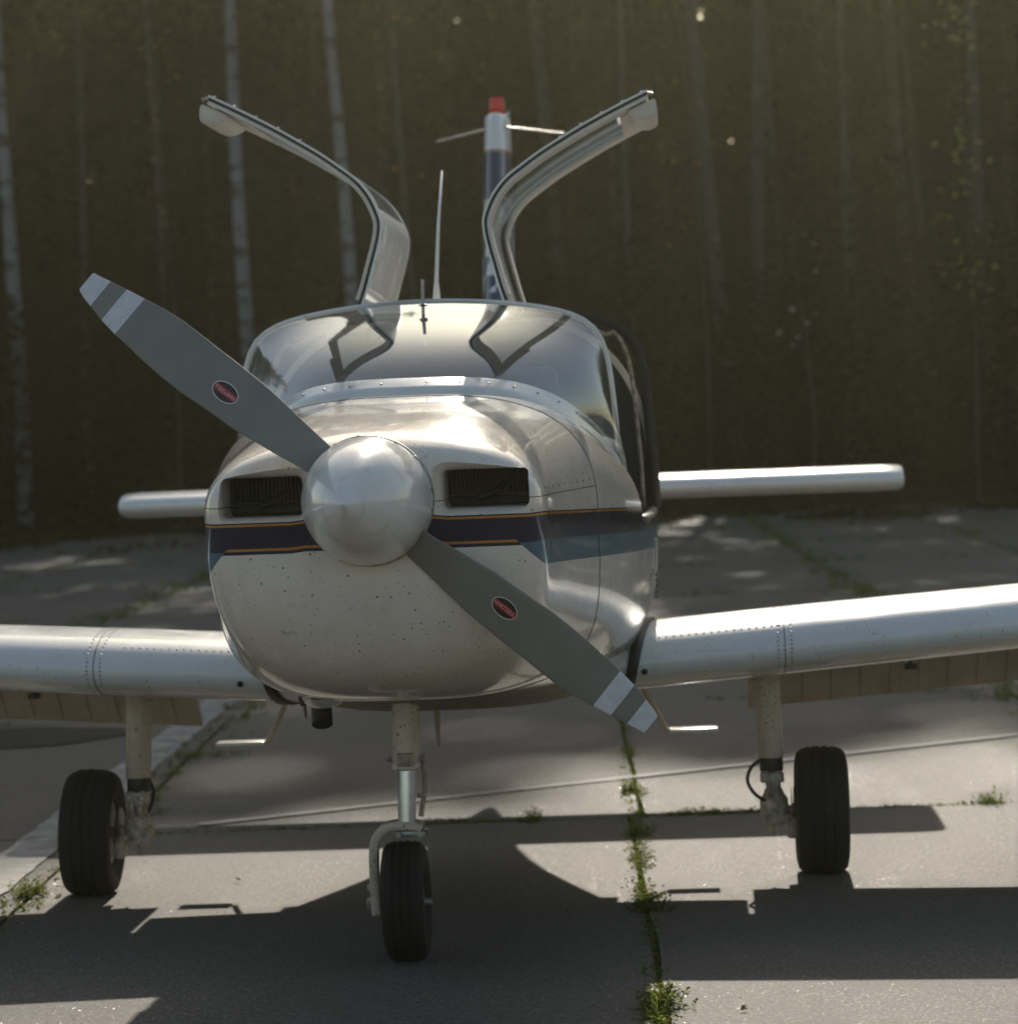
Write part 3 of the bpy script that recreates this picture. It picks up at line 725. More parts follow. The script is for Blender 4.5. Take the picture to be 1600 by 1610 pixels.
# ---- doors (opened upwards on the roof strip)
DP = [(.222, 1.975), (.205, 2.03), (.190, 2.09), (.175, 2.15), (.165, 2.20), (.164, 2.245), (.180, 2.29), (.205, 2.335), (.245, 2.38), (.30, 2.42), (.36, 2.460), (.43, 2.50), (.50, 2.538), (.57, 2.573), (.64, 2.606), (.705, 2.635), (.722, 2.642)]
def smoothpts(P, k=4):
    out = []
    for i in range(len(P) - 1):
        a, b, c, d = [Vector(P[j]) for j in (max(i - 1, 0), i, i + 1, min(i + 2, len(P) - 1))]
        for s in range(k):
            u = s / k; out.append(.5 * ((2 * b) + (c - a) * u + (2 * a - 5 * b + 4 * c - d) * u * u + (-a + 3 * b - 3 * c + d) * u**3))
    out.append(Vector(P[-1])); return out
DPs = smoothpts(DP, 3)
def door(sg):
    cxo = .026
    def pt(i, depth, y):
        # depth 0 = outer skin, positive towards the cabin side (outboard when open)
        p = DPs[i]; t = (DPs[min(i + 1, len(DPs) - 1)] - DPs[max(i - 1, 0)]).normalized(); nn = Vector((t.y, -t.x))  # outboard/down side
        q = p + nn * depth
        return Vector((sg * fit(q).x + cxo, y, fit(q).y))
    def fit(q):
        dx, dz = q.x - .222, q.y - 1.975
        return Vector((.222 + dx - .05 * dz, 1.975 + dz + .05 * dx)) if sg < 0 else Vector((.222 + dx * .955, 1.975 + dz * .972))
    n = len(DPs)
    def yf(i): return 2.035 + .03 * (i / n)
    def yr(i): return 3.08 - .10 * (i / n) ** 2
    def shell(name, d0, d1, parent, m, y0f, y1f, i0=0, i1=n, inset=0):
        bm = bmesh.new(); rs = []
        for i in range(i0, i1):
            y0, y1 = y0f(i), y1f(i)
            rs.append([pt(i, d0, y0 + inset), pt(i, d0, y1 - inset), pt(i, d1, y1 - inset), pt(i, d1, y0 + inset)])
        loft(bm, rs, True, True, True); return sharp(from_bm(name, bm, m, parent), 40)
    fw = .055
    root = shell('door', 0, .007, plane, 'white', yf, lambda i: yf(i) + fw)      # front skin bar
    root['label'] = 'open door panel raised over the left side of the roof' if sg < 0 else 'open door panel raised over the right side of the roof'
    shell('skin_bar', 0, .007, root, 'white', lambda i: yr(i) - fw, yr)
    shell('hinge_panel', .0005, .0065, root, 'white', lambda i: yf(i) + fw, lambda i: yr(i) - fw, 0, 19)
    shell('tip_panel', .0005, .0065, root, 'white', lambda i: yf(i) + fw, lambda i: yr(i) - fw, n - 7, n)
    shell('window', .002, .006, root, 'doorglass', lambda i: yf(i) + fw, lambda i: yr(i) - fw, 18, n - 6)
    # rubber seal and inner trim along front and rear edges
    shell('seal', .0075, .017, root, 'black', lambda i: yf(i) + .004, lambda i: yf(i) + fw - .006)
    shell('rear_seal', .0075, .024, root, 'trim', lambda i: yr(i) - fw + .006, lambda i: yr(i) - .004)
    shell('inner_trim', .0175, .029, root, 'trim', lambda i: yf(i) + .002, lambda i: yf(i) + fw + .07, 1, n - 2)
    shell('inner_trim', .0245, .033, root, 'trim', lambda i: yr(i) - fw - .07, lambda i: yr(i) - .002, 1, n - 2)
    shell('inner_trim', .0245, .033, root, 'trim', lambda i: yf(i) + fw + .0702, lambda i: yr(i) - fw - .0702, n - 8, n - 2)
    # latch housing at the lower edge
    bm = bmesh.new()
    i = n - 5; rs = []
    for d, a, b in ((.034, -.052, .048), (.05, -.050, .044), (.075, -.042, .022), (.088, -.032, .0)):
        t = (DPs[-1] - DPs[-4]).normalized(); nn = Vector((t.y, -t.x)); c0 = DPs[i]
        P = []
        for s_, y in ((a, 2.08), (b, 2.08), (b, 2.5), (a, 2.5)):
            q = c0 + t * (-s_) + nn * d; q = fit(q); P.append(Vector((sg * q.x + cxo, y + (.0 if d < .08 else (.01 if y < 2.2 else -.01)), q.y)))
        rs.append(P)
    loft(bm, rs, True, True, True); bmesh.ops.bevel(bm, geom=bm.edges[:], offset=.004, segments=2, affect='EDGES')
    lh = sharp(from_bm('latch_housing', bm, 'trim', root), 30)
    q = pt(n - 1, .012, 2.06); tobj('latch_pin', [q - Vector((sg * .004, 0, 0)), q + Vector((sg * .016, 0, -.004))], .005, 'steel', root, 8)
    for k in range(5):
        q = pt(n - 16 + k * 3, -.002, 2.075); lobj('hinge_screw', [(0, .004), (.003, .004)], q, 'z', 'chrome', root, 10)
    # hinge at the roof
    tobj('hinge', [(sg * .224 + cxo, 2.06, 1.975), (sg * .224 + cxo, 3.05, 1.975)], .009, 'steel', root, 8)
door(-1); door(1)

# ---- landing gear
def tyre(name, c, R_, w_, rimr, parent, lean=0):
    """c centre; wheel axle along x"""
    h = w_ / 2; pr = [(-h * .62, rimr), (-h * .80, rimr + .012), (-h * .97, lerp(rimr, R_, .38)), (-h, lerp(rimr, R_, .58)), (-h * .93, lerp(rimr, R_, .80)), (-h * .76, R_ * .955), (-h * .5, R_ * .987)]
    grooves = []
    for g in (-.36, 0, .36):
        grooves += [(h * g - .006, R_ * (1 - .012 * abs(g))), (h * g - .004, R_ - .006), (h * g + .004, R_ - .006), (h * g + .006, R_ * (1 - .012 * abs(g)))]
    pr = pr + grooves + [(-a, r) for a, r in pr[::-1]]
    # flattened contact patch
    bm = bmesh.new(); lathe(bm, pr, (0, 0, 0), 'x', 72)
    for v in bm.verts:
        if v.co.z < -R_ * .965: v.co.z = -R_ * .965; v.co.x *= 1.03
    o = sharp(from_bm(name, bm, 'rubber', parent), 28)
    bm = bmesh.new()
    lathe(bm, [(-h * .66, rimr + .006), (-h * .72, rimr + .004), (-h * .70, rimr - .012), (-h * .35, rimr - .02), (-h * .28, .045), (-h * .55, .04), (-h * .58, .012)], (0, 0, 0), 'x', 40, True)
    lathe(bm, [(h * .66, rimr + .006), (h * .72, rimr + .004), (h * .70, rimr - .012), (h * .35, rimr - .02), (h * .28, .045), (h * .55, .04), (h * .58, .012)], (0, 0, 0), 'x', 40, True)
    rim = sharp(from_bm('rim', bm, 'steel', parent), 30); T_ = Matrix.Translation(c) @ Matrix.Rotation(lean, 4, 'Y'); rim.matrix_local = T_
    for k in range(5):
        a = 2 * math.pi * k / 5
        for s_ in (-1, 1):
            hb = lobj('hub_bolt', [(0, .006), (s_ * .006, .006), (s_ * .008, .003)], (s_ * h * .36, .06 * math.cos(a), .06 * math.sin(a)), 'x', 'chrome', parent, 8); hb.matrix_local = T_
    o.matrix_local = Matrix.Translation(c) @ Matrix.Rotation(lean, 4, 'Y')
    return o
def main_gear(sg):
    if sg < 0: top, bot, wx, lean = Vector((-1.118, 2.95, .80)), Vector((-1.136, 2.95, .405)), -1.305, R(2.2)
    else: top, bot, wx, lean = Vector((1.052, 2.95, .80)), Vector((1.062, 2.95, .405)), 1.229, R(.6)
    leg = tobj('main_landing_gear', [top, top.lerp(bot, .5), bot, bot + Vector((0, 0, -.004))], [.0465, .0455, .044, .040], 'strutw', plane, 24)
    ax = bot + Vector((sg * .012, .0, -.19))
    zc = .2135
    lobj('fairing_collar', [(0, .05), (.012, .052), (.02, .047)], (top.x, 2.95, .652), 'z', 'strutw', leg, 24)
    lobj('strut_gaiter', [(-.055, .033), (-.048, .040), (-.03, .041), (-.012, .040), (0, .036)], bot, 'z', 'black', leg, 20)
    tobj('strut_piston', [bot + Vector((0, 0, -.05)), Vector((bot.x + sg * .006, 2.95, .25))], .025, 'chrome', leg, 16)
    bm = bmesh.new()    # scissor links
    for s_ in (-1, 1):
        tube(bm, [(bot.x + s_ * .022, 2.915, bot.z - .052), (bot.x + s_ * .014, 2.87, bot.z - .10), (bot.x + s_ * .012, 2.868, bot.z - .112)], [.010, .008, .007], 8)
        tube(bm, [(bot.x + s_ * .012, 2.868, bot.z - .112), (bot.x + s_ * .022, 2.92, bot.z - .165)], [.008, .010], 8)
    box(bm, (bot.x, 2.915, bot.z - .068), (.082, .055, .035), .008); box(bm, (bot.x + .004, 2.90, bot.z - .095), (.05, .02, .03), .006)
    sharp(from_bm('torque_link', bm, 'cast', leg), 40)
    bm = bmesh.new()    # axle fitting, brake caliper, tow lug
    tube(bm, [(bot.x - sg * .045, 2.95, zc), (wx, 2.95, zc)], .021, 16)
    lathe(bm, [(-.05, .028), (-.042, .044), (-.01, .050), (.025, .048), (.045, .035), (.06, .030)], (bot.x + sg * .004, 2.93, .235), 'z', 20, True)
    box(bm, (bot.x, 2.905, .20), (.075, .05, .055), .014); box(bm, (bot.x + sg * .05, 2.91, .19), (.045, .04, .035), .01)
    tube(bm, [(bot.x - sg * .01, 2.90, .19), (bot.x - sg * .008, 2.895, .165), (bot.x - sg * .006, 2.893, .135)], [.016, .010, .003], 8)
    sharp(from_bm('axle_fitting', bm, 'cast', leg), 40)
    bm = bmesh.new(); box(bm, (wx - sg * .105, 2.90, .165), (.036, .06, .075), .012); tube(bm, [(wx - sg * .08, 2.90, .19), (wx - sg * .13, 2.90, .19)], .012, 10)
    sharp(from_bm('brake_caliper', bm, 'cast', leg), 40)
    lobj('brake_disc', [(-.004, .085), (-.004, .028), (.004, .028), (.004, .085)], (wx - sg * .098, 2.95, zc), 'x', 'steel', leg, 32, False)
    if sg > 0: cv = [(bot.x - .03, 2.93, .40), (bot.x - .07, 2.90, .375), (bot.x - .085, 2.89, .33), (bot.x - .062, 2.89, .285), (bot.x - .02, 2.90, .255), (bot.x + .02, 2.90, .245)]
    else: cv = [(bot.x + .03, 2.97, .40), (bot.x + .045, 2.98, .35), (bot.x + .035, 2.98, .30), (bot.x + .01, 2.96, .25)]
    tobj('brake_hose', [tuple(p) for p in smoothpts(cv, 4)], .0065, 'black', leg, 8)
    for k in range(3):
        lobj('bolt', [(0, .007), (-.008, .007)], (bot.x - .022 + k * .022, 2.886, bot.z - .068), 'y', 'steel', leg, 8)
    tyre('tyre', (wx, 2.95, zc), .2215, .178, .105, leg, lean)
main_gear(-1); main_gear(1)
# nose gear
nx = -.062
leg = tobj('nose_landing_gear', [(-.058, 1.50, .90), (-.060, 1.48, .70), (nx, 1.465, .571)], [.041, .041, .040], 'strutw', plane, 24)
lobj('strut_lip', [(0, .038), (.004, .0425), (.016, .043), (.02, .040)], (nx, 1.465, .566), 'z', 'strutw', leg, 24)
tobj('piston', [(nx, 1.465, .58), (nx - .004, 1.452, .405)], .0265, 'chrome', leg, 24)
bm = bmesh.new(); box(bm, (nx, 1.425, .600), (.052, .025, .040), .006)
for a in (-.05, .05): tube(bm, [(nx + a - .006, 1.46, .60), (nx + a + .006, 1.46, .60)], .009, 8)
tube(bm, [(nx + .048, 1.49, .60), (nx + .048, 1.52, .50), (nx + .035, 1.50, .42)], .008, 8)
tube(bm, [(nx + .03, 1.49, .485), (nx + .055, 1.48, .485)], [.009, .003], 8)
sharp(from_bm('shimmy_damper', bm, 'cast', leg), 40)
# fork: one-sided arch plate
bm = bmesh.new()
path = smoothpts([(-.020, .392), (-.04, .401), (-.075, .402), (-.11, .402), (-.140, .390), (-.160, .365), (-.168, .33), (-.170, .28), (-.170, .22), (-.169, .17), (-.168, .135)], 3)
rs = []
for i, p in enumerate(path):
    t = (path[min(i + 1, len(path) - 1)] - path[max(i - 1, 0)]).normalized(); nn = Vector((-t.y, t.x)); th = .0125
    wd = lerp(.045, .030, i / len(path)); yc = lerp(1.45, 1.462, i / len(path))
    rs.append([Vector((p.x + nn.x * a, yc + b * wd, p.y + nn.y * a)) for a, b in ((th, -.9), (th, .9), (th * .6, 1), (-th * .6, 1), (-th, .9), (-th, -.9), (-th * .6, -1), (th * .6, -1))])
loft(bm, rs, True, True, True); fk = sharp(from_bm('fork', bm, 'strutw', leg), 40)
bm = bmesh.new(); box(bm, (-.055, 1.44, .378), (.085, .05, .018), .005)
for x in (-.088, -.022): tube(bm, [(x, 1.405, .380), (x, 1.392, .380)], .009, 8)
tube(bm, [(-.015, 1.44, .39), (-.002, 1.44, .386)], .008, 8)
sharp(from_bm('fork_clamp', bm, 'steel', leg), 40)
tobj('axle', [(-.186, 1.46, .168), (.0, 1.46, .168)], .011, 'steel', leg, 12)
lobj('axle_nut', [(0, .020), (-.012, .020), (-.016, .012)], (-.181, 1.46, .168), 'x', 'cast', leg, 6)
lobj('axle_nut', [(0, .012), (-.010, .012)], (-.183, 1.455, .215), 'x', 'cast', leg, 8)
tyre('tyre', (-.078, 1.46, .172), .181, .130, .078, leg, R(-.6))

# ---- belly details
for sg, P in ((-1, [(-.655, 3.45, .64), (-.745, 3.46, .462), (-.765, 3.46, .457)]), (1, [(.610, 3.45, .64), (.700, 3.46, .457), (.72, 3.46, .453)])):
    s_ = tobj('boarding_step', P, .0105, 'strutw', plane, 10)
    bobj('step_tread', (P[-1][0] + sg * .08, 3.46, P[-1][2] + .002), (.175, .09, .013), 'white', s_, .005)
tobj('exhaust_pipe', [(-.262, 1.1, .87), (-.262, 1.06, .80), (-.258, 1.03, .752)], [.030, .030, .030], 'engine', plane, 16)
bm = bmesh.new(); rs = []
for y, w_, z in ((.62, .02, .86), (.70, .045, .828), (.82, .055, .818), (.95, .055, .815), (1.05, .045, .822)):
    rs.append([Vector((-.222 + w_ * 1.15 * math.cos(a), y, .875 - (.875 - z) * math.sin(a) ** .7)) for a in [math.pi * i / 12 for i in range(13)]])
loft(bm, rs, False, ); from_bm('exhaust_fairing', bm, 'white', plane)
tobj('drain_bracket', [(-.285, .80, .875), (-.287, .80, .862), (-.285, .81, .828)], [.010, .012, .006], 'seam', plane, 8)
for x, y, zt, zb, wd_ in ((-.108, 3.2, .62, .441, .014), (-.505, 2.6, .70, .618, .008)):
    bm = bmesh.new(); loft(bm, [[Vector((x - wd_, y, zt)), Vector((x, y - .03, zt)), Vector((x + wd_, y, zt)), Vector((x, y + .09, zt))],
                                [Vector((x - wd_ * .35, y + .05, zb)), Vector((x, y + .035, zb)), Vector((x + wd_ * .35, y + .05, zb)), Vector((x, y + .09, zb))]], True, True, True)
    from_bm('blade_antenna', bm, 'belly', plane, False)
# side air scoop and data plate on the fuselage side
bm = bmesh.new(); hw = cr(SEC2, 2.62)[1]
box(bm, (hw + .001, 2.62, 1.135), (.003, .10, .10), 0); from_bm('data_plate', bm, 'white', plane, False)
for k in range(5):
    bobj('hinge_mark', (hw - .001, 2.5 + .02 * k, 1.07 - k * .02), (.004, .012, .010), 'seam', plane, .001)

# ================================================================== GROUND
JX0, JP, TY0, TP = .35, 2.13, 12.5, 4.87     # joint grid measured on site
def gp(u, v):   # slab grid coordinates to world; the grid is turned 1.45 degrees
    a = .0254; X = u + a * (v - 8.25); Y = v - a * u * .3; return X, Y
g = bpy.data.objects.new('paved_apron', None)
me = bpy.data.meshes.new('apron_ground')
bmg = bmesh.new()
box(bmg, (0, 25, -.35), (120, 56.5, .3))
ground = from_bm('apron', bmg, 'soil', None, False); ground.location = (0, 0, .155); tag(ground, kind='structure')
# open land all round, to the horizon
bmf = bmesh.new()
N_ = 48
vs = [[bmf.verts.new((-1200 + 2400 * i / N_, -1200 + 2400 * j / N_, -.10)) for i in range(N_ + 1)] for j in range(N_ + 1)]
for j in range(N_):
    for i in range(N_): bmf.faces.new((vs[j][i], vs[j][i + 1], vs[j + 1][i + 1], vs[j + 1][i]))
land = from_bm('forest_floor', bmf, 'forestfloor', None, False); tag(land, kind='structure')
# slabs: a few mesh variants, shared
variants = []
for k in range(5):
    bm = bmesh.new(); NX, NY = 6, 12; w_, l_ = JP - .022, TP - .022
    rnd = random.Random(k)
    rows = []
    for j in range(NY + 1):
        row = []
        for i in range(NX + 1):
            x, y = -w_ / 2 + w_ * i / NX, -l_ / 2 + l_ * j / NY
            if i in (0, NX): x += rnd.uniform(-.006, .006)
            if j in (0, NY): y += rnd.uniform(-.006, .006)
            row.append(bm.verts.new((x, y, 0)))
        rows.append(row)
    for j in range(NY):
        for i in range(NX): bm.faces.new((rows[j][i], rows[j][i + 1], rows[j + 1][i + 1], rows[j + 1][i]))
    edge = [e for e in bm.edges if e.is_boundary]
    r = bmesh.ops.extrude_edge_only(bm, edges=edge); nv = [v for v in r['geom'] if isinstance(v, bmesh.types.BMVert)]
    for v in nv: v.co.z = -.06; v.co.x *= 1.002
    for e in edge: pass
    me = bpy.data.meshes.new('slab'); bmesh.ops.recalc_face_normals(bm, faces=bm.faces); bm.to_mesh(me); bm.free(); me.materials.append(M['concrete']); variants.append(me)
cnt = 0
for j in range(-2, 8):
    for i in range(-11, 12):
        u = JX0 + JP * (i + .5); v = TY0 + TP * (j - .5)
        X, Y = gp(u, v); o = bpy.data.objects.new('concrete_slab', random.choice(variants)); C.objects.link(o); o.parent = ground
        o.location = (X, Y, -.155 + random.uniform(-.004, .0)); o.rotation_euler = (R(random.uniform(-.05, .05)), R(random.uniform(-.06, .06)), -.0254 * .6); cnt += 1
# painted lines, worn, lying on the slabs
def paint_line(name, P, wdt, label=None):
    bm = bmesh.new(); pv = None
    P = [Vector(p) for p in P]; d = (P[-1] - P[0]).normalized(); nn = Vector((-d.y, d.x)); L = (P[-1] - P[0]).length; n = int(L / .12); a = []
    rn = random.Random(name + str(P[0]))
    for k in range(n + 1):
        c = P[0].lerp(P[-1], k / n); wv = wdt * (.5 + rn.uniform(-.05, .05)); a.append([bm.verts.new((c.x + nn.x * s * wv, c.y + nn.y * s * wv, .004)) for s in (-1, 1)])
    for q, r in zip(a, a[1:]): bm.faces.new((q[0], q[1], r[1], r[0]))
    o = from_bm(name, bm, 'stripe', None, False); return tag(o, kind='structure')
paint_line('painted_line', [(-1.3, 12.75), (2.4, 14.95), (9.0, 18.9)], .07)
paint_line('painted_line', [(-2.08, 5.0), (-1.62, 23.0)], .20)
# tar patch
bm = bmesh.new(); c_ = bm.verts.new((-2.75, 16.7, .005)); rr_ = []
for k in range(40):
    a = 2 * math.pi * k / 40; q = 1 + .25 * noise.noise(Vector((math.cos(a) * 1.5, math.sin(a) * 1.5, 3))); rr_.append(bm.verts.new((-2.75 + .72 * q * math.cos(a), 16.7 + .5 * q * math.sin(a), .005)))
for k in range(40): bm.faces.new((c_, rr_[k], rr_[(k + 1) % 40]))
tag(from_bm('tar_patch', bm, 'damp', None, False), kind='structure')

# weeds in the joints
def leafquad(V, F, p, d, up, L, W_):
    s = d.cross(up).normalized() * W_; k = len(V)
    V += [p - s * .3, p + d * L * .5 - s + up * L * .12, p + d * L, p + d * L * .5 + s + up * L * .12]; F.append((k, k + 1, k + 2, k + 3))
def sprig(V, F, x, y, h, rn):
    for _ in range(rn.randint(3, 6)):
        a = rn.uniform(0, 6.28); t = rn.uniform(.1, .9); d = Vector((math.cos(a) * t, math.sin(a) * t, 1)).normalized(); p = Vector((x, y, -.03)); H_ = h * rn.uniform(.5, 1)
        nl = max(3, int(H_ / .008))
        for k in range(nl):
            q = p + d * H_ * (k + 1) / nl; aa = rn.uniform(0, 6.28); dd = Vector((math.cos(aa), math.sin(aa), rn.uniform(-.1, .9))).normalized()
            leafquad(V, F, q, dd, Vector((0, 0, 1)), rn.uniform(.010, .024), rn.uniform(.003, .007))
        kk = len(V); s = Vector((.0008, 0, 0)); V += [p - s, p + s, p + d * H_ + s, p + d * H_ - s]; F.append((kk, kk + 1, kk + 2, kk + 3))
def weedline(P0, P1, dens, spread, hmax, seed, name='joint_weeds', clump=1.0, m='weed'):
    rn = random.Random(seed); V, F = [], []; P0, P1 = Vector((*P0, 0)), Vector((*P1, 0)); L = (P1 - P0).length; nn = (P1 - P0).normalized(); nn = Vector((-nn.y, nn.x, 0))
    for _ in range(int(L * dens)):
        t = rn.random(); c = noise.noise(Vector((t * L * 1.9, seed, 0)))
        if rn.random() > .30 * clump + c * 1.3: continue
        p = P0.lerp(P1, t) + nn * rn.gauss(0, spread * (1 + max(0, c) * 1.5)); sprig(V, F, p.x, p.y, hmax * rn.uniform(.3, 1) * (.7 + .5 * max(0, c)), rn)
    if V: tag(mesh(name, V, F, m, None, False), kind='stuff')
def J(i, v): return gp(JX0 + JP * i, v)
weedline(J(0, 7.0), J(0, 12.5), 520, .016, .045, 1, clump=2.6)
weedline(J(0, 12.5), J(0, 16.5), 260, .016, .05, 2, clump=2.4)
weedline(J(0, 7.0), J(0, 17), 260, .022, .022, 61, clump=2.6, m='dry')
weedline((-4, 12.54), (3.8, 12.46), 150, .016, .02, 62, clump=2.4, m='dry')
weedline(J(-1, 8), J(-1, 20), 120, .03, .03, 63, clump=2.2, m='dry')
weedline(J(0, 10.1), J(0, 12.1), 900, .020, .045, 71, clump=3)
weedline(J(0, 7.6), J(0, 8.7), 700, .022, .05, 72, clump=3)
weedline(J(0, 16.5), J(0, 34), 45, .05, .09, 3, clump=1.3)
weedline(J(-1, 8.0), J(-1, 13), 90, .03, .07, 4, clump=1.8)
weedline(J(-1, 13), J(-1, 36), 60, .06, .10, 5, clump=1.7)
weedline(J(1, 14), J(1, 46), 60, .09, .13, 6, clump=1.9)
weedline(J(-2, 18), J(-2, 46), 50, .09, .15, 7, clump=1.6)
for i in (-4, -3, 2, 3, 4): weedline(J(i, 20), J(i, 48), 25, .07, .13, 20 + i, clump=1.1)
weedline((-1.6, 12.53), (3.6, 12.46), 420, .012, .060, 8, clump=1.8)
weedline((-4.5, 12.55), (-1.6, 12.53), 40, .02, .05, 9)
for k, yy in enumerate((17.4, 22.2, 27.1, 32.0, 36.8, 41.7, 46.5)): weedline((-8, yy), (8, yy), 24 + 4 * k, .05 + .015 * k, .09 + .02 * k, 40 + k, clump=.9 + .12 * k)
# larger single weeds
BIGW = [(J(0, 8.52), .12, 'leafy green weed in the slab joint at the very bottom of the picture'), (J(0, 13.35), .09, 'dark bushy weed in the joint behind the propeller tip, under the tail shadow'),
        (J(0, 10.15), .10, 'low sunlit weed tuft in the joint at the right edge of the fuselage shadow'), (J(0, 12.0), .11, 'sunlit weed at the top of the bright green joint strip'),
        (J(-1, 11.0), .11, 'sunlit weed tuft at the left edge beside the left main wheel'), ((-1.66, 12.65), .13, 'small weed standing in the joint just left of the left wheel'),
        ((.05, 12.49), .10, 'weed sprig in the cross joint right of the nose wheel strut'), ((1.86, 12.50), .10, 'tall thin weed in the cross joint right of the right wheel')]
for k, ((x, y), h, lab) in enumerate(BIGW):
    rn = random.Random(100 + k); V, F = [], []
    for _ in range(14): sprig(V, F, x + rn.gauss(0, .022), y + rn.gauss(0, .04), h * rn.uniform(.4, 1), rn)
    c0 = Vector((x, y, 0)); V = [v - c0 for v in V]
    o = mesh('weed_plant', V, F, 'weed', None, False); o.location = c0; tag(o, lab, 'weed', 'weeds growing in the slab joints')
# dry leaves blown on the slabs
for k, (x, y, lab) in enumerate([(.56, 8.36, 'brown dry leaf on the sunlit concrete at the bottom right'), (.0, 12.1, 'dry leaf lying just right of the nose wheel in the tail shadow'), (-1.0, 11.1, 'dry leaf on sunlit concrete between left wheel and nose wheel'), (1.75, 9.2, 'dry leaf on concrete in the right wing shadow')]):
    V, F = [], []; rn = random.Random(k)
    for j in range(3): leafquad(V, F, Vector((j * .004, 0, .004 + j * .003)), Vector((math.cos(k + j * .5), math.sin(k + j * .5), .2)).normalized(), Vector((0, 0, 1)), .028, .007)
    o = mesh('dry_leaf', V, F, 'dry', None, False); o.location = (x, y, .001); tag(o, lab, 'leaf', 'dry leaves on the concrete')

# ================================================================== FOREST
def quads(n, fn, seed, size, elong=1.0):
    rn = random.Random(seed); V, F = [], []
    for _ in range(n):
        p = fn(rn)
        if p is None: continue
        a, b = rn.uniform(0, 6.28), rn.uniform(-.9, .9); d = Vector((math.cos(a), math.sin(a), b)).normalized(); u = Vector((rn.uniform(-1, 1), rn.uniform(-1, 1), 1)).normalized()
        s = d.cross(u).normalized(); L = size * rn.uniform(.6, 1.3); W_ = L * .45 / elong; k = len(V); p = Vector(p)
        V += [p - d * L * .5, p - s * W_ + u * L * .05, p + d * L * .5, p + s * W_]; F.append((k, k + 1, k + 2, k + 3))
    return V, F
def mk(name, V, F, m):
    me = bpy.data.meshes.new(name); me.from_pydata([tuple(v) for v in V], [], F); me.materials.append(M[m]); me.update(); return me
def spruce_fn(rn):
    t = rn.random() ** 1.25; r = (1 - t) * .17 + .012; lay = (math.sin(t * 95) * .5 + .5)
    a = rn.uniform(0, 6.28); q = r * (.35 + .65 * math.sqrt(rn.random())) * (.75 + .4 * lay) * (1 + .25 * math.sin(a * 5 + t * 60))
    return (q * math.cos(a), q * math.sin(a), .03 + .97 * t - q * .35)
spruces = []
for k in range(3):
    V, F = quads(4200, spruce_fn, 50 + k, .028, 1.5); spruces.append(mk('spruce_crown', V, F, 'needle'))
def trunk_mesh(pts, rad, m, n=8):
    bm = bmesh.new(); tube(bm, pts, rad, n, False); me = bpy.data.meshes.new('trunk'); bm.to_mesh(me); bm.free(); me.materials.append(M[m])
    me.polygons.foreach_set('use_smooth', [True] * len(me.polygons)); return me
sp_trunk = trunk_mesh([(0, 0, -.01), (0, 0, .5), (0, 0, .98)], [.0105, .007, .001], 'sprucebark')
rn = random.Random(11)
def line_h(Y, x=0): return (Y - 11.1 - 2.1 * min(1, max(0, (x - 4.2) / 2.5))) * math.tan(SUN_EL)
k = 0
for row, (Y0, n, x0, x1) in enumerate(((57.5, 16, -17, 19), (61, 22, -24, 27), (65.5, 26, -30, 34), (70, 26, -34, 38))):
    for i in range(n):
        x = lerp(x0, x1, (i + .5) / n) + rn.uniform(-.7, .7); y = Y0 + rn.uniform(-1.3, 1.3)
        h = rn.uniform(9, 12.5) + row * 1.3
        e = bpy.data.objects.new('spruce_tree', None); C.objects.link(e); e.location = (x, y, -.1); e.rotation_euler = (0, 0, rn.uniform(0, 6.28)); e.scale = (h * 1.0, h * 1.0, h)
        tag(e, 'dark spruce deep in the shaded forest behind the birch trunks', 'tree', 'dark spruces behind the birches')
        for nm, me_ in (('crown', spruces[k % 3]), ('trunk', sp_trunk)):
            o = bpy.data.objects.new(nm, me_); C.objects.link(o); o.parent = e
        k += 1
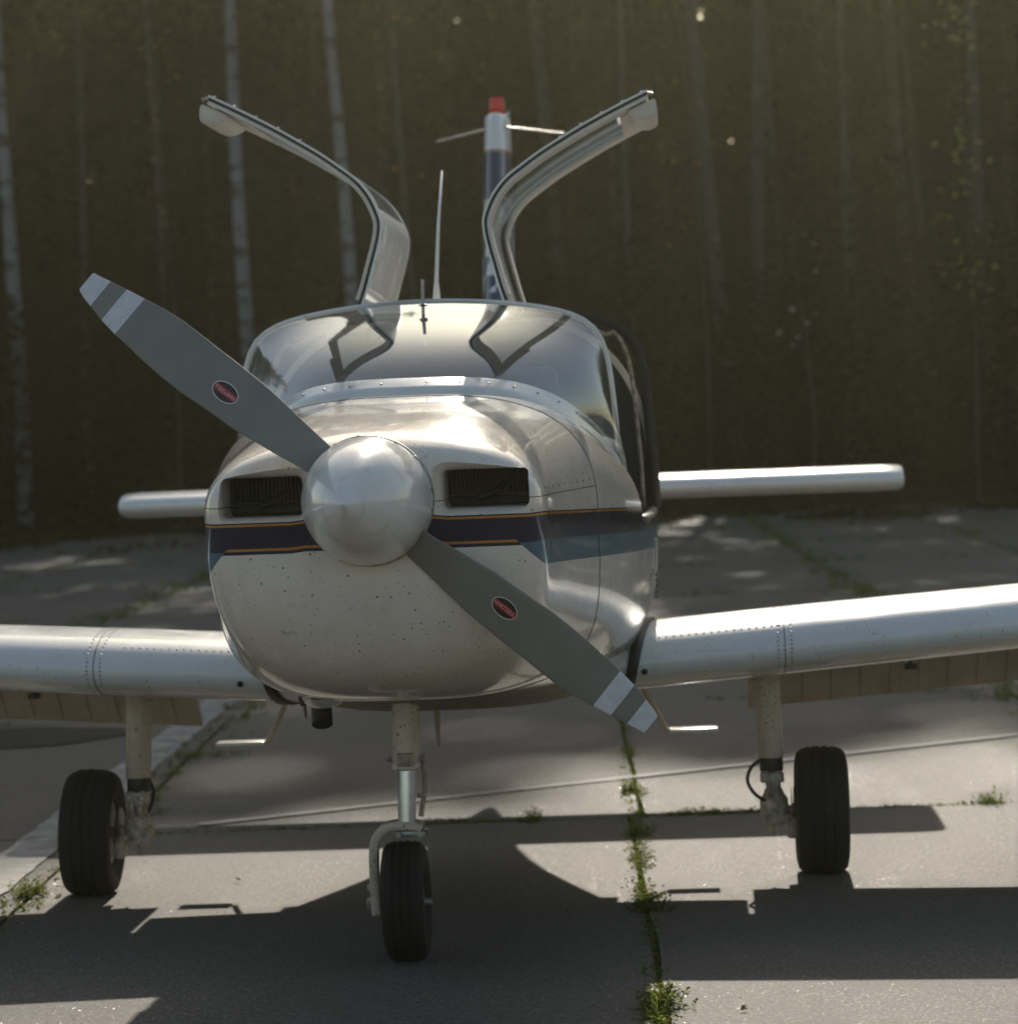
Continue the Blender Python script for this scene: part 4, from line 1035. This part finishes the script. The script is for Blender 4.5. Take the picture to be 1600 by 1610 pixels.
# birches and other trunks one can pick out; (x at eye level, depth, lean per metre, bend, radius, bark, label)
def crown_fn(rn):
    for _ in range(20):
        p = Vector((rn.uniform(-1, 1), rn.uniform(-1, 1), rn.uniform(-1, 1)))
        if p.length < 1 and noise.noise(p * 2.6) > -.12: return (p.x * 2.3, p.y * 2.3, 12.8 + p.z * 4.2)
    return None
bcr = []
for k in range(2):
    V, F = quads(1300, crown_fn, 80 + k, .22); bcr.append(mk('birch_crown', V, F, 'leafd'))
TR = [(-8.30, 54, -.012, .05, .125, 'birch', 'pale birch trunk cut by the left edge of the picture'),
      (-4.22, 52.5, -.010, .06, .125, 'birch', 'pale white birch trunk behind the tip of the raised left door'),
      (-2.46, 52, -.022, -.10, .115, 'birch', 'pale white birch trunk behind the middle of the raised left door'),
      (-.78, 60, -.010, .06, .12, 'bark', 'faint grey trunk behind the whip antenna'),
      (1.17, 58, -.048, .05, .14, 'bark', 'faint grey trunk just right of the tail fin'),
      (1.84, 59, -.040, .04, .13, 'bark', 'faint grey trunk behind the outer arm of the raised right door'),
      (3.92, 55, -.060, .08, .14, 'bark', 'grey leaning trunk just right of the raised right door tip'),
      (4.62, 56, .004, .12, .13, 'bark', 'grey trunk with a kink, second right of the raised door tip'),
      (6.78, 62, -.045, .03, .12, 'bark', 'very faint trunk in the middle of the dark forest at the right'),
      (7.48, 57, -.045, -.05, .085, 'bark', 'thin pale leaning stem low at the right of the forest'),
      (7.62, 58.5, -.035, .08, .12, 'bark', 'faint trunk reaching the top edge right of the centre of the forest'),
      (-5.4, 61, -.01, .04, .11, 'bark', 'faint dark trunk between the two left birches'),
      (-6.8, 63, .008, .05, .12, 'bark', 'faint dark trunk far behind the raised propeller blade'),
      (.3, 64, -.02, .04, .12, 'bark', 'faint dark trunk behind the tail fin'),
      (2.9, 62, -.02, .04, .11, 'bark', 'faint trunk behind the raised right door tip'),
      (5.7, 60, -.03, .05, .10, 'bark', 'very faint thin trunk right of the kinked trunk'),
      (8.6, 56, -.02, .05, .12, 'bark', 'faint dark trunk near the right edge beside the yellow leaves'),
      (-7.5, 57, .01, .05, .07, 'bark', 'thin dark stem right of the left edge birch'), (-5.9, 55.5, -.015, .07, .06, 'bark', 'thin dark stem above the raised propeller blade'),
      (-3.3, 58, .012, .06, .07, 'bark', 'slim dark stem between the two white birches'), (-1.5, 56, -.03, .06, .06, 'bark', 'thin dark stem left of the whip antenna'),
      (2.35, 56, -.01, .06, .07, 'bark', 'slim dark stem under the raised right door'), (5.2, 58, -.035, .07, .08, 'bark', 'thin stem left of the second forest trunk right of the door'),
      (6.1, 56, .01, .06, .06, 'bark', 'thin dark upright stem above the right tailplane'), (8.1, 60, -.04, .06, .09, 'bark', 'thin leaning stem close to the right edge')]
for q in range(14):
    sd = 1 if q % 2 else -1; TR.append((sd * (10 + q * 1.1), 53 + (q * 37 % 7), rn.uniform(-.02, .02), .05, .13, 'birch' if q % 3 else 'bark', 'birch standing at the forest edge beyond the side of the picture'))
for k, (x, y, lean, bend, r, m, lab) in enumerate(TR):
    P = []; hh = 16.0
    for j in range(15):
        z = hh * j / 14; P.append((lean * (z - 2) + bend * .6 * math.sin(z * .55 + k * 1.3), .05 * math.sin(z * .7 + k), z - .15))
    me_ = trunk_mesh(P, [r * (1.12 - .055 * j) for j in range(15)], m, 12)
    e = bpy.data.objects.new('birch_tree', None); C.objects.link(e); e.location = (x, y, -.05)
    tag(e, lab, 'tree', 'trunks at the forest edge'); o = bpy.data.objects.new('trunk', me_); C.objects.link(o); o.parent = e
    o = bpy.data.objects.new('crown', bcr[k % 2]); C.objects.link(o); o.parent = e; o.location = (lean * 12, 0, rn.uniform(-.6, 1.2)); o.rotation_euler = (0, 0, rn.uniform(0, 6.28))
    for s_ in range(3):
        z0 = 10.2 + s_ * 1.0; a = rn.uniform(0, 6.28); b0 = Vector((lean * z0, 0, z0))
        bm = bmesh.new(); tube(bm, [b0, b0 + Vector((math.cos(a) * .6, math.sin(a) * .6, .7)), b0 + Vector((math.cos(a) * 1.5, math.sin(a) * 1.5, 1.8))], [r * .3, r * .2, .01], 6)
        from_bm('limb', bm, m, e)
# undergrowth and the mass of the wood behind
def under(rn):
    x = rn.uniform(-30, 32); y = 51.4 + 5.1 * rn.random() + 1.6 * noise.noise(Vector((rn.random() * .1 + x * .35, 1, 0))); h = 2.3 + 1.6 * (noise.noise(Vector((x * .45, y * .3, 0))) + .5) + (y - 51.4) * .28
    return (x, y, h * rn.random() ** .8 - .1)
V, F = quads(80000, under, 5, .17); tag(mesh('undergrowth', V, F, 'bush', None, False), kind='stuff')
def deep(rn):
    x = rn.uniform(-45, 50); y = rn.uniform(72, 84); t = rn.random(); top = line_h(y, x) * (.98 + .04 * noise.noise(Vector((x * .8, 0, 7))))
    z = t * top; gy = y - z / math.tan(SUN_EL); gx = x - z * .079 / math.tan(SUN_EL)
    if z > 13 and gy > 21 and noise.noise(Vector((gx * .8, gy * .33, 5))) > .17: return None
    return (x, y, t * top - .1)
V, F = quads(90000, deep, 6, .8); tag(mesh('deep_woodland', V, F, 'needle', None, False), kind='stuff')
def far_(rn): return (rn.uniform(-50, 55), rn.uniform(86, 96), rn.uniform(-.1, 19))
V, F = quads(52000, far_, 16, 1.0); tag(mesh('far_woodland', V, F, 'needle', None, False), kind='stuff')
def grassf(rn):
    x = rn.uniform(-14, 16); y = rn.uniform(43, 52.5) if rn.random() < .8 else rn.uniform(34, 45)
    if noise.noise(Vector((x * .5, y * .7, 2))) + (y - 46) * .09 < -.02: return None
    return (x, y, rn.uniform(0, .07 + .16 * max(0, noise.noise(Vector((x * .9, y * .5, 4))))))
V, F = quads(52000, grassf, 9, .12, 2.2); tag(mesh('grass_verge', V, F, 'bush', None, False), kind='stuff')
# young trees with a few leaves; sunlight is put into the yellow-green ones
SAP = [(7.0, 47, 9.5, 2.9, 260, .10, 'young', 'slender sapling with a few yellow-green leaves coloured as if sunlit near the right edge'),
       (4.75, 49, 4.6, 2.0, 26, .09, 'pale', 'small sapling with a few pale pinkish leaves right of the cabin'),
       (-5.2, 50, 9.5, 4.5, 60, .08, 'brown', 'thin sapling with scattered brown leaves left of the left birches'),
       (3.2, 50, 8.8, 4.0, 40, .08, 'brown', 'thin sapling with scattered brown leaves right of the raised right door'),
       (-1.4, 50, 9.0, 5.0, 30, .08, 'brown', 'thin sapling with scattered brown leaves between the raised doors')]
for k, (x, y, hh, z0, n, sz, m, lab) in enumerate(SAP):
    e = bpy.data.objects.new('young_tree', None); C.objects.link(e); e.location = (x, y, -.05); tag(e, lab, 'tree')
    me_ = trunk_mesh([(0, 0, 0), (.05, 0, hh * .3), (-.05, 0, hh * .6), (-.3, 0, hh)], [.022, .016, .012, .005], 'sprucebark', 8); o = bpy.data.objects.new('trunk', me_); C.objects.link(o); o.parent = e
    def sap(rn):
        z = rn.uniform(z0, hh)
        if noise.noise(Vector((z * 1.6, 4 + k, 0))) < .0 and rn.random() < .8: return None
        a = rn.uniform(0, 6.28); q = rn.uniform(.05, .5); return (-.02 * z + q * math.cos(a), q * math.sin(a), z)
    V, F = quads(n, sap, 12 + k, sz); o = mesh('leaves', V, F, m, e, False)

# ================================================================== HAZE
bm = bmesh.new(); box(bm, (0, 0, 18.4), (2480, 2480, 39.2))
hz = from_bm('haze', bm, None, None, False); tag(hz, kind='stuff')  # volume added to lift the dark forest, standing in for veiling glare
hm = bpy.data.materials.new('haze for veiling glare'); hm.use_nodes = True; ht = hm.node_tree; ht.nodes.clear()
pv = ht.nodes.new('ShaderNodeVolumePrincipled'); pv.inputs['Color'].default_value = (.93, .89, .60, 1); pv.inputs['Density'].default_value = .00082; pv.inputs['Anisotropy'].default_value = .8
ho = ht.nodes.new('ShaderNodeOutputMaterial'); ht.links.new(pv.outputs[0], ho.inputs['Volume']); hz.data.materials.append(hm)
